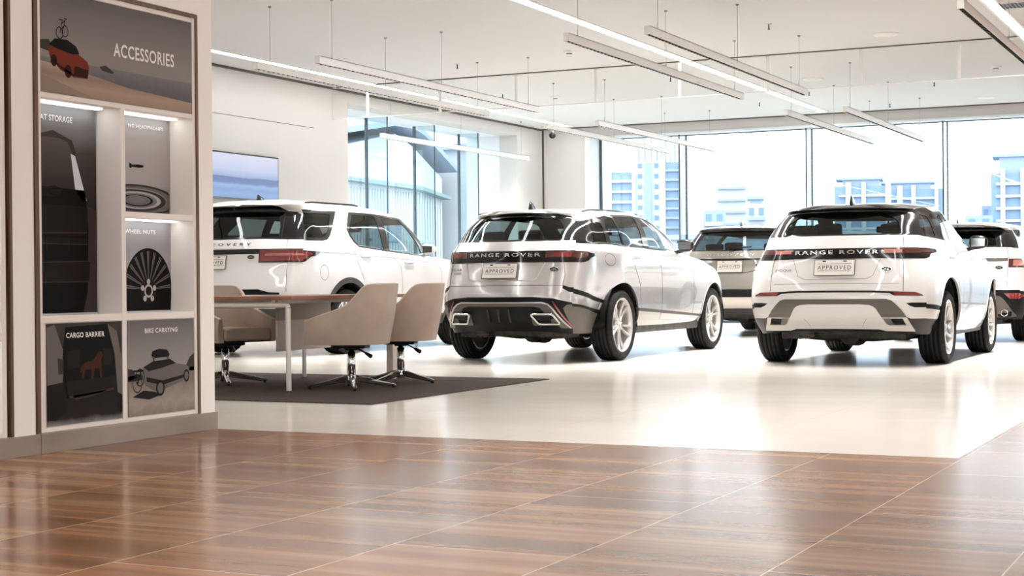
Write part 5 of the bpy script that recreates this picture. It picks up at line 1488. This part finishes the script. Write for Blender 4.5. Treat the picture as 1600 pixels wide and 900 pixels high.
# seat storage: seat back seen from behind with leather pockets
p = Poster('poster', 'tall dark SEAT STORAGE poster at the back of the left niche', NX - .0, 5.93, 6.478, .68, 1.748, grad('cabin_print', [(0, (24, 21, 20)), (.5, (38, 34, 32)), (.82, (76, 70, 67)), (1, (140, 141, 142))], lo=0, hi=1.07, grain=.10, gs=2.5))
p.shape('pillar_print', [[(.62, .80), (.72, .60), (.80, .54), (1, .50), (1, 0), (.55, 0)], [(0, .83), (.40, .88), (.66, .84), (.72, .78), (.6, .74), (0, .76)]], 'mid', 1)
p.shape('headrest_print', [[(0, .60), (0, .83), (.10, .845), (.48, .845), (.60, .83), (.655, .78), (.68, .60)]], grad('headrest_print', [(0, (48, 43, 40)), (1, (88, 81, 76))], lo=.62, hi=.9), 2)
p.shape('window_print', [[(.64, .775), (.70, .765), (.86, .55), (.80, .545), (.70, .60)]], 'pale', 3)
p.shape('seat_back_print', [[(0, .61), (.84, .60), (.88, .40), (.86, .10), (.80, 0), (0, 0)]], 'black', 3)
p.shape('pocket_print', [[(.02, .525), (.87, .52), (.86, .395), (.80, .38), (.02, .385)], [(.24, .60), (.42, .615), (.52, .60), (.50, .565), (.25, .56)], [(.05, .245), (.90, .255), (.88, .155), (.80, .145), (.06, .15)], [(.03, .365), (.86, .365), (.86, .335), (.03, .335)]], 'dark', 4)
p.shape('stitching_print', [[(.02, .385), (.86, .395), (.86, .390), (.02, .380)], [(.06, .15), (.88, .155), (.88, .150), (.06, .145)], [(.05, .245), (.90, .255), (.90, .250), (.05, .240)], [(.30, .36), (.305, .36), (.305, .30), (.30, .30)], [(.60, .36), (.605, .36), (.605, .30), (.60, .30)], [(.03, .336), (.86, .336), (.86, .332), (.03, .332)]], 'mid', 5)
p.shape('handle_print', ring(.47, .585, .16, .02, .3, 18), 'black', 6)
p.text('SEAT STORAGE', .16, .665, .925, .028)
# headphones: pale print with ripples and a small dark object
p = Poster('poster', 'grey HEADPHONES poster with water ripples at the back of upper right niche', NX, 6.52, 7.086, 1.214, 1.748, grad('ripple_print', [(0, (92, 88, 96)), (.20, (132, 128, 134)), (.30, (168, 163, 161)), (.8, (172, 167, 164)), (1, (150, 148, 148))], lo=0, hi=.535))
for i_, (rx, ry, c) in enumerate(((.62, .165, 'mid'), (.56, .145, 'grey'), (.44, .112, 'mid'), (.36, .09, 'light'), (.24, .060, 'dark'), (.17, .040, 'grey'))):
    p.shape('ripple_print', [[(min(1, max(0, a)), max(0.0, b)) for a, b in q] for q in ring(.50, .135, rx, ry, .16, 36)], c, 1 + i_)
p.shape('earphone_print', [[(.40, .500), (.52, .508), (.60, .504), (.60, .482), (.52, .474), (.41, .478)], [(.39, .515), (.42, .512), (.42, .462), (.39, .47)]], 'black', 2)
p.text('NG HEADPHONES', .375, .905, .885, .038)
# wheel nuts: black spoked wheel close-up
p = Poster('poster', 'WHEEL NUTS poster with a black alloy wheel at the back of lower right niche', NX, 6.52, 7.086, .68, 1.178, grad('wheelnut_print', [(0, (160, 156, 157)), (1, (156, 155, 157))], lo=0, hi=.5))
arcp = [(a, b) for a, b in ell(.66, .24, .36, .46, 40, 0, PI)]
p.shape('tyre_print', [[(.30, 0), (1.0, 0)] + arcp], 'black', 1)
sp = []
for k in range(11):
    a = PI * (k + .2) / 10.5
    for w_ in (-.03, .03):
        c0, c1 = math.cos(a + w_), math.cos(a + w_ + .035); s0, s1 = math.sin(a + w_), math.sin(a + w_ + .035)
        sp.append([(.66 + .07 * c0, .24 + .09 * s0), (.66 + .345 * c0, .24 + .43 * s0), (.66 + .345 * c1, .24 + .43 * s1), (.66 + .07 * c1, .24 + .09 * s1)])
p.shape('spoke_print', [[(min(.995, a), max(.0, b)) for a, b in q] for q in sp], 'grey', 2)
p.shape('hub_print', [ell(.66, .22, .125, .14, 24)], 'dark', 3)
p.shape('nut_print', [ell(.66 + .095 * math.cos(PI/2 + k * 2 * PI / 5), .22 + .105 * math.sin(PI/2 + k * 2 * PI / 5), .026, .032, 14) for k in range(5)] + ring(.66, .22, .065, .075, .3, 20), 'light', 4)
p.text('WHEEL NUTS', .31, .77, .86, .045)
# cargo barrier: open tailgate with a dog
p = Poster('poster', 'dark CARGO BARRIER poster of an open tailgate with a dog, lower left', PX - .006, 5.916, 6.48, .124, .638, grad('cargo_print', [(0, (176, 170, 166)), (.12, (42, 37, 34)), (.5, (26, 22, 21)), (1, (66, 60, 56))], lo=0, hi=.52, grain=.06, gs=6))
p.shape('car_side_print', [[(.0, .96), (.10, .99), (.22, .70), (.20, .42), (.0, .40)], [(.80, .98), (.93, .90), (1, .60), (1, .20), (.94, .24), (.90, .66)]], 'grey', 1)
p.shape('cargo_bay_print', [[(.24, .96), (.80, .98), (.90, .66), (.90, .30), (.25, .26), (.20, .66)]], 'black', 2)
p.shape('dog_print', [[(.42, .50), (.44, .56), (.50, .60), (.60, .615), (.64, .66), (.67, .70), (.715, .70), (.735, .655), (.71, .62), (.715, .54), (.72, .44), (.695, .44), (.68, .53), (.62, .535), (.60, .43), (.575, .43), (.575, .53), (.50, .53), (.465, .44), (.445, .445), (.455, .52)]], 'tan', 4)
p.shape('bumper_print', [[(.24, .42), (.90, .44), (.92, .28), (.28, .235)], [(.0, .40), (.20, .42), (.24, .12), (.10, .05), (0, .06)], [(.92, .28), (1, .24), (1, .06), (.94, .08)]], 'dark', 3)
p.shape('seat_print', [[(.26, .72), (.42, .735), (.42, .56), (.26, .54)], [(.74, .735), (.86, .72), (.86, .56), (.74, .56)]], 'dark', 3)
p.shape('lamp_print', [[(.135, .66), (.21, .64), (.21, .50), (.145, .50)], [(.28, .25), (.88, .30), (.88, .325), (.28, .275)], [(.33, .28), (.80, .31), (.60, .255), (.36, .235)]], 'mid', 5)
p.text('CARGO BARRIER', .245, .755, .855, .050)
# bike carrying: car with roof box on sand
p = Poster('poster', 'BIKE CARRYING poster of a grey car with roof box on sand, lower right', PX - .006, 6.522, 7.088, .124, .638, grad('desert_print', [(0, (112, 104, 99)), (.42, (134, 126, 120)), (.46, (152, 146, 142)), (.8, (126, 122, 121)), (1, (104, 100, 100))], lo=0, hi=.52))
p.shape('sand_print', [[(0, .36), (.3, .38), (1, .44), (1, 0), (0, 0)]], grad('sand_print', [(0, (112, 101, 93)), (.5, (164, 152, 142)), (1, (128, 117, 108))], lo=0, hi=.24, grain=.12, gs=16), 1)
p.shape('hill_print', [[(0, .50), (.06, .49), (.14, .40), (0, .37)], [(.84, .44), (.93, .58), (1, .62), (1, .43)], [(.0, .42), (.5, .46), (1, .47), (1, .43), (0, .36)]], 'mid', 2)
p.shape('car_body_print', [[(.20, .44), (.22, .50), (.42, .56), (.62, .57), (.72, .52), (.86, .50), (.92, .47), (.925, .38), (.86, .34), (.55, .26), (.40, .24), (.26, .30), (.22, .36)]], 'grey', 4)
p.shape('car_glass_print', [[(.22, .505), (.36, .56), (.62, .575), (.71, .525), (.50, .485), (.30, .46)], [(.26, .40), (.50, .35), (.88, .40), (.88, .37), (.50, .30), (.27, .35)]], 'dark', 5)
p.shape('wheel_print', [ell(.47, .27, .065, .085, 22), ell(.875, .38, .045, .068, 20)], 'black', 6)
p.shape('rim_print', [ell(.47, .27, .045, .060, 18), ell(.875, .38, .030, .048, 16)], 'grey', 7)
p.shape('roof_box_print', [[(.34, .62), (.36, .67), (.46, .69), (.58, .675), (.615, .625), (.60, .60), (.40, .595)], [(.37, .60), (.385, .60), (.385, .555), (.37, .55)], [(.58, .60), (.595, .60), (.595, .57), (.58, .575)]], 'black', 5)
p.shape('bicycle_print', ring(.13, .34, .07, .10, .12, 20) + ring(.17, .40, .065, .095, .12, 20) + [[(.07, .46), (.22, .46), (.22, .48), (.07, .48)], [(.12, .33), (.14, .33), (.19, .46), (.17, .46)]], 'black', 6)
p.shape('shadow_print', [[(.06, .20), (.30, .16), (.45, .19), (.40, .235), (.22, .26)]], 'dark', 3)
p.text('BIKE CARRYING', .245, .740, .865, .048)
# ------------------------------------------------------------------ carpet, table, chairs
mb = MB(); mb.box((-10.2, 9.115, 0), (-5.52, 12.03, .008)); o = mb.build('carpet', M['carpet']); tag(o, 'dark grey brown carpet inlay under the desk and chairs', 'carpet')
t = thing('office_desk', 'long wood topped office desk with white tube legs on the dark carpet', 'desk', (-7.135, 10.62, .008), math.radians(2.5))
b = MB(); b.box((-.47, -.86, .700), (.49, 1.08, .728), .004); b.build('desk_top', M['table_wood'], t)
b = MB(); b.tube([(.44, -.82, .018), (.44, -.82, .640)], .020, 14); b.tube([(.44, -.82, .64), (.435, -.82, .655), (.42, -.82, .660)], .020, 14)
o = b.build('leg', M['table_frame'], t); q = MB(); q.tube([(.44, -.82, .0), (.44, -.82, .018)], .022, 14); q.build('glide', M['chrome'], o)
b = MB(); b.tube([(-.40, -.82, .018), (-.40, -.82, .66)], .020, 14); o = b.build('leg', M['table_frame'], t); q = MB(); q.tube([(-.40, -.82, 0), (-.40, -.82, .018)], .022, 14); q.build('glide', M['chrome'], o)
b = MB(); b.tube([(-.40, .80, .018), (-.40, .80, .66)], .018, 14); o = b.build('leg', M['satin_silver'], t); q = MB(); q.tube([(-.40, .80, 0), (-.40, .80, .018)], .026, 14); q.build('glide', M['chrome'], o)
b = MB(); b.box((.325, .95, .0), (.388, 1.03, .69), .006); b.build('leg', M['table_panel'], t, )
b = MB(); b.tube([(-.41, -.82, .66), (.43, -.82, .66)], .022, 12); b.box((.36, -.79, .672), (.40, 1.0, .70)); b.box((-.40, -.79, .672), (-.36, 1.0, .70)); b.build('frame_rail', M['table_frame'], t)
b = MB()
for x in (-.33, .30): b.box((x, -.83, .68), (x + .035, -.80, .70))
b.build('rail_bracket', M['satin_silver'], t)
b = MB(); b.box((-.26, .12, .265), (-.24, .98, .52)); b.build('modesty_panel', M['table_panel'], t)
b = MB(); b.box((-.262, .12, .52), (-.236, .98, .672)); b.build('panel_top_shade', mat('panel_top_shade', lin(178, 166, 154), .5), t)  # darker strip paints the shadow under the desk top onto the panel

def chair_profile(s):
    return pchip([(0, .535), (.12, .575), (.27, .628), (.325, .662), (.375, .73), (.42, .785), (.455, .807), (.50, .812), (.8, .815)], s)
def make_chair(words_, loc, face, star):
    t = thing('swivel_chair', words_, 'chair', (loc[0], loc[1], .008), 0, 'beige leather swivel chairs around the desk')
    R_ = Matrix.Rotation(face, 4, 'Z')
    # plan path of the shell (facing +x): front right -> back -> front left
    half, xf, xb, rr = .285, .305, -.285, .20
    path = []
    for i in range(14): path.append((xf + (xb + rr - xf) * i / 14, -half))
    for i in range(13):
        a = -PI / 2 - PI / 2 * i / 12; path.append((xb + rr + rr * math.cos(a), -half + rr + rr * math.sin(a)))
    n0 = len(path)
    for i in range(1, 8): path.append((xb, (-half + rr) * (1 - i / 4)))
    path = path[:n0 + 4]
    path = path + [(x, -y) for x, y in reversed(path[:-1])]
    Ln = [0.0]
    for i in range(1, len(path)): Ln.append(Ln[-1] + math.dist(path[i], path[i-1]))
    tot = Ln[-1]; K = 9
    outer = []; inner = []
    for i, (x, y) in enumerate(path):
        s_ = min(Ln[i], tot - Ln[i]); zt = chair_profile(s_)
        x0, y0 = path[max(i - 1, 0)]; x1, y1 = path[min(i + 1, len(path) - 1)]
        tx, ty = x1 - x0, y1 - y0; l = math.hypot(tx, ty); nx, ny = -ty / l, tx / l      # left normal: inward for this direction?
        if nx * -x + ny * -y < 0: nx, ny = -nx, -ny
        back = max(0, -x + .05) / .335
        ro = []; ri = []
        for k in range(K):
            q = k / (K - 1); z = .348 + (zt - .348) * q
            lean = -.075 * back * q ** 1.2; flare = -.012 * math.sin(PI * q)
            th = .045 * (1 - .25 * q)
            ro.append((x + lean + nx * flare, y + ny * flare, z)); ri.append((x + lean + nx * th, y + ny * th, z if k < K - 1 else z - .006))
        outer.append(ro); inner.append(ri)
    b = MB(); m_ = len(path)
    def grid(rows, flip):
        v = [p for r in rows for p in r]; f = []
        for i in range(len(rows) - 1):
            for k in range(K - 1):
                q = (i * K + k, (i + 1) * K + k, (i + 1) * K + k + 1, i * K + k + 1); f.append(q[::-1] if flip else q)
        b.add(v, f, True, R_)
    grid(outer, False); grid(inner, True)
    for i in range(m_ - 1): b.add([outer[i][0], outer[i+1][0], inner[i+1][0], inner[i][0]], [(0, 1, 2, 3)], False, R_)
    for e in (0, m_ - 1):
        b.add(outer[e] + inner[e], [(k, k + 1, K + k + 1, K + k) for k in range(K - 1)], False, R_)
    b.add([outer[i][0] for i in range(m_)], [tuple(range(m_))], False, R_)
    sh = b.build('shell', M['leather'], t)
    e = MB(); e.tube([tuple(R_ @ ((Vector(outer[i][-1]) + Vector(inner[i][-1])) / 2)) for i in range(m_)], .014, 8, flat=(1.3, .6)); e.build('shell_edge', M['leather_edge'], sh)
    c = MB(); c.box((-.22, -.235, .36), (.315, .235, .465), .035, mat=R_, seg=3); c.build('seat_cushion', M['leather'], t)
    me_ = MB(); me_.box((-.13, -.11, .315), (.13, .11, .350), .012, mat=R_); me_.lathe([(.05, .30), (.06, .32), (.06, .345)], 16); o = me_.build('tilt_mechanism', M['black_plastic'], t)
    lv = MB(); lv.tube([R_ @ Vector((-.05, .10, .325)), R_ @ Vector((-.12, .17, .30)), R_ @ Vector((-.17, .21, .275))], .006, 6); lv.tube([R_ @ Vector((-.155, .195, .283)), R_ @ Vector((-.20, .235, .262))], [.012, .018], 8); lv.build('lever', M['black_plastic'], o)
    cl = MB(); cl.lathe([(0, .085), (.031, .085), (.031, .285), (.026, .288), (.020, .290), (.020, .32)], 24); cl.build('gas_column', M['chrome'], t)
    bs = MB(); bs.lathe([(0, .035), (.034, .035), (.040, .06), (.036, .10), (.031, .105)], 20); hb = bs.build('base_hub', M['chrome'], t)
    for k in range(4):
        a = star + k * PI / 2; d = Vector((math.cos(a), math.sin(a), 0)); sd = Vector((-d.y, d.x, 0))
        am = MB(); P0 = []
        for q, (rr_, zt, hh, ww) in enumerate(((.02, .105, .04, .022), (.06, .098, .038, .024), (.20, .062, .026, .020), (.33, .034, .014, .016), (.345, .028, .010, .012))):
            c_ = d * rr_
            P0 += [c_ + sd * ww * .55 + Vector((0, 0, zt)), c_ - sd * ww * .55 + Vector((0, 0, zt)), c_ - sd * ww + Vector((0, 0, zt - hh * .4)), c_ - sd * ww * .8 + Vector((0, 0, zt - hh)), c_ + sd * ww * .8 + Vector((0, 0, zt - hh)), c_ + sd * ww + Vector((0, 0, zt - hh * .4))]
        f = [(q * 6 + k2, q * 6 + (k2 + 1) % 6, (q + 1) * 6 + (k2 + 1) % 6, (q + 1) * 6 + k2) for q in range(4) for k2 in range(6)] + [tuple(range(6)), tuple(range(24, 30))]
        am.add(P0, f, False); ar = am.build('base_arm', M['chrome'], t)
        g = MB(); g.tube([d * .325 + Vector((0, 0, .024)), d * .325 + Vector((0, 0, .0))], .013, 10); g.build('glide', M['black_plastic'], ar)
        un = MB(); un.box((.04, -.012, .050), (.30, .012, .058), mat=Matrix.Rotation(a, 4, 'Z') @ Matrix.Rotation(.145, 4, 'Y') @ Matrix.Translation((0, 0, .006))); un.build('arm_underside', M['black_plastic'], ar)
    return t
make_chair('nearer of the two beige leather chairs on the right side of the desk', (-6.48, 10.42), math.radians(200), math.radians(36))
make_chair('farther beige leather chair on the right side of the desk, next to silver SUV', (-6.50, 11.22), math.radians(200), math.radians(-8))
make_chair('beige leather chair left of the desk, half hidden by the display wall', (-7.83, 10.62), math.radians(-17), math.radians(41))

# ------------------------------------------------------------------ outside
ground = MB(); ground.box((-400, 31, -.35), (200, 1000, -.25)); ground.box((-400, -60, -.35), (-15.2, 31, -.25)); ground.box((9.6, -60, -.35), (200, 31, -.25)); ground.box((-15.2, -60, -.35), (9.6, -8.5, -.25))
struct(ground.build('ground', M['concrete']))
def facade(name, c, win, per=3.2, lo=.35):
    m = mat(name, lin(*c), .8)
    return m
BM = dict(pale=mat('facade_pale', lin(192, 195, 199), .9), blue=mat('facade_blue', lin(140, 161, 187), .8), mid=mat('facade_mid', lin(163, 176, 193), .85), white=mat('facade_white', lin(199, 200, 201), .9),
          glassy=mat('facade_window', lin(119, 145, 178), .5), haze=mat('facade_haze', lin(182, 189, 199), .95), slab=mat('facade_slab', lin(200, 201, 202), .9), lilac=mat('facade_lilac', lin(165, 170, 191), .9))  # pale bluish tones put the distance haze into the facade colour
def tower(words_, x, y, w, h, body, band, dep=14, floors=None, strips=(), roof=None, group='far apartment towers', scaffold=0, windows=0):
    ang = math.atan2(x, y)      # the blocks stand square to the street that runs towards the showroom
    t = thing('apartment_block', words_, 'building', (x, y, -.3), -ang * .9, group)
    b = MB(); b.box((-w / 2, 0, 0), (w / 2, dep, h)); b.build('walls', BM[body], t)
    n = floors or max(3, int(h / 3.2))
    s = MB()
    for k in range(1, n):
        z = h * k / n; s.box((-w * .42, -.9, z), (w * .42, 0, z + .75))
    if band: s.build('balconies', BM[band], t)
    if windows:
        q = MB(); nc = max(2, int(w / 2.4))
        for k in range(n):
            for i in range(nc):
                xx = -w / 2 + w * (i + .25) / nc; q.box((xx, -.12, h * (k + .3) / n), (xx + w / nc * .5, .05, h * (k + .75) / n))
        q.build('windows', BM['glassy'], t)
    for (a, c, m_) in strips:
        q = MB(); q.box((w * a, -1.1, 0), (w * c, .2, h + (1.2 if m_ == 'white' else -.6))); q.build('pier', BM[m_], t)
    if roof:
        q = MB(); q.box((-w * .36, 1, h), (w * .30, dep - 2, h + roof)); q.box((-w * .48, .2, h + roof), (w * .36, dep, h + roof + .7)); q.build('roof_house', BM['mid'], t)
    if scaffold:
        q = MB()
        for i in range(scaffold): xx = -w / 2 + w * (i + .5) / scaffold; q.box((xx - .25, .2, h), (xx + .25, .7, h + 4 + 2.5 * ((i * 7) % 3)))
        q.build('rebar_columns', BM['blue'], t)
    return t
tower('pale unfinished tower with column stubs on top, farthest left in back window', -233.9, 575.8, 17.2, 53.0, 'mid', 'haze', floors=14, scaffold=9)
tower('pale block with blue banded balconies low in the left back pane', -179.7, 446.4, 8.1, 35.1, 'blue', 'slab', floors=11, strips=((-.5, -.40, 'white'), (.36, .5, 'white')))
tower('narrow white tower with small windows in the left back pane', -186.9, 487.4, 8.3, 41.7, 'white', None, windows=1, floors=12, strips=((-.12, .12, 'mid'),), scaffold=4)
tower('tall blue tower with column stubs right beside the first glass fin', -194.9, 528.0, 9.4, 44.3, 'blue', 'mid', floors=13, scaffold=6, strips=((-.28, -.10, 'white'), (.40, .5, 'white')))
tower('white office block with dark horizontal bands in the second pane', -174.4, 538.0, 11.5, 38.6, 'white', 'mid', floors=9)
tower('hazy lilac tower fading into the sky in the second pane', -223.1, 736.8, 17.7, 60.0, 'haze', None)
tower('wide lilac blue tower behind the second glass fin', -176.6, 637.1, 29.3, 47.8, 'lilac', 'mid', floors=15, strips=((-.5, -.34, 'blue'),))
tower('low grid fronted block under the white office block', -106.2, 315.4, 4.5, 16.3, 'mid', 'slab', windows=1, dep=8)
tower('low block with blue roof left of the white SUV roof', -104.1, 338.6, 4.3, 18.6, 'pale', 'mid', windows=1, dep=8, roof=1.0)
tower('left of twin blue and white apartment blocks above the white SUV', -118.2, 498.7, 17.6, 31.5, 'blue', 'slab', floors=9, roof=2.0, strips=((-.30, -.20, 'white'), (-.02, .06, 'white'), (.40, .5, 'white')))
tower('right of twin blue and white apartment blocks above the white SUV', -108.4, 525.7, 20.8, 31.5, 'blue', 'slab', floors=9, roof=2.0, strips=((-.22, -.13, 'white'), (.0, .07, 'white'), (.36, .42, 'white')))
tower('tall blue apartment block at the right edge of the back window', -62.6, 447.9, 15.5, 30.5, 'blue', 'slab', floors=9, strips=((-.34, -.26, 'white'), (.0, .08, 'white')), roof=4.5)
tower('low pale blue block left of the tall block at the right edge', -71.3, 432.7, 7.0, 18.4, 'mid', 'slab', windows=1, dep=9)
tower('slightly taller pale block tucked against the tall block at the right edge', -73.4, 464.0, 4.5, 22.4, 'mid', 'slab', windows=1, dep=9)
# long pale fence wall across the street
mb = MB(); mb.box((-60, 60, -.3), (30, 60.4, 2.6)); mb.box((-60, 59.9, 2.55), (30, 60.5, 2.75)); o = mb.build('street_wall', BM['haze']); tag(o, 'long pale wall across the street beyond the back window', 'wall')
# the warehouse seen through the left window
t = thing('warehouse', 'pale corrugated warehouse with a gabled roof outside the left window', 'building', (-20.0, 30.0, -.3))
WM = mat('corrugated', lin(216, 221, 224), .8)
b = MB(); b.prism([(2.0, 0), (2.0, 4.5), (4.35, 4.95), (5.2, 4.70), (6.80, 3.95), (6.80, 0)], -9, 0, 'yz'); b.build('walls', WM, t)
b = MB()
for i, (y0, z0, y1, z1) in enumerate(((1.7, 4.75, 4.35, 5.18), (4.35, 5.18, 5.3, 4.95), (5.3, 4.95, 7.05, 4.12))):
    b.prism([(y0, z0), (y1, z1), (y1, z1 + .14), (y0, z0 + .14)], -9.2, .35, 'yz')
b.build('roof', BM['mid'], t)
b = MB(); b.prism([(1.8, 3.62), (5.3, 3.56), (6.85, 3.38), (6.85, 3.46), (5.3, 3.66), (1.8, 3.72)], -.02, .25, 'yz'); b.build('canopy_eave', mat('eave', lin(144, 164, 166), .8), t)
b = MB(); b.box((-.02, 3.9, 2.2), (.05, 4.5, 2.75)); b.box((-.02, 5.6, 1.6), (.05, 6.2, 2.2)); b.build('window', BM['glassy'], t)
b = MB()
for k in range(34): b.box((0, 2.05 + k * .14, 0), (.02, 2.10 + k * .14, 3.5))
b.build('ribs', BM['pale'], t)
t = thing('warehouse', 'low building with a dark louvred window and white sign wall, right of the gable', 'building', (-19.2, 37.35, -.3))
b = MB(); b.box((-6, 0, 0), (0, 3.6, 4.75)); b.build('walls', BM['white'], t)
b = MB(); b.box((-6.2, -.2, 4.75), (.5, 3.9, 4.9)); b.build('roof', BM['mid'], t)
b = MB(); b.box((-.02, .25, 3.7), (.04, 2.6, 4.5)); o = b.build('louvred_window', mat('louvre_grey', lin(134, 144, 148), .6), t)
b = MB()
for k in range(9): b.box((.04, .25, 3.74 + k * .085), (.07, 2.6, 3.77 + k * .085))
for yy in (.85, 1.5, 2.1): b.box((.04, yy, 3.7), (.08, yy + .05, 4.5))
b.build('louvre_slats', BM['pale'], o)

# ------------------------------------------------------------------ daylight
w = bpy.data.worlds.new('sky'); scene.world = w; w.use_nodes = True
bg = w.node_tree.nodes['Background']
tcw = w.node_tree.nodes.new('ShaderNodeTexCoord'); sxw = w.node_tree.nodes.new('ShaderNodeSeparateXYZ'); crw = w.node_tree.nodes.new('ShaderNodeValToRGB')
w.node_tree.links.new(tcw.outputs['Generated'], sxw.inputs[0]); w.node_tree.links.new(sxw.outputs['Z'], crw.inputs[0])
crw.color_ramp.elements[0].position = .0; crw.color_ramp.elements[0].color = (.93, .97, 1, 1); crw.color_ramp.elements[1].position = .6; crw.color_ramp.elements[1].color = (.80, .90, 1, 1)
w.node_tree.links.new(crw.outputs[0], bg.inputs[0]); bg.inputs[1].default_value = 3.8
scene.view_settings.exposure = 0.10
scene.cycles.max_bounces = 10; scene.cycles.diffuse_bounces = 5; scene.cycles.glossy_bounces = 5; scene.cycles.transparent_max_bounces = 24
scene.cycles.sample_clamp_indirect = 6
# ------------------------------------------------------------------ camera
cam = bpy.data.cameras.new('camera'); cam.sensor_fit = 'HORIZONTAL'; cam.sensor_width = 36.0
cam.lens = 2444.28 / 1600 * 36.0
cam.clip_start = .05; cam.clip_end = 600
co = bpy.data.objects.new('camera', cam); COL.objects.link(co)
yaw, pit, rol = .453669982, -.00244309805, -.00915582554
f0 = Vector((-math.sin(yaw), math.cos(yaw), 0)); r0 = Vector((math.cos(yaw), math.sin(yaw), 0)); u0 = Vector((0, 0, 1))
fw = f0 * math.cos(pit) + u0 * math.sin(pit); up = u0 * math.cos(pit) - f0 * math.sin(pit)
rt = r0 * math.cos(rol) + up * math.sin(rol); uu = up * math.cos(rol) - r0 * math.sin(rol)
co.matrix_world = Matrix(((rt.x, uu.x, -fw.x, 0), (rt.y, uu.y, -fw.y, 0), (rt.z, uu.z, -fw.z, .81), (0, 0, 0, 1)))
scene.camera = co
scene.view_settings.view_transform = 'Standard'; scene.view_settings.look = 'None'
scene.view_settings.gamma = 1.0; scene.view_settings.use_curve_mapping = False
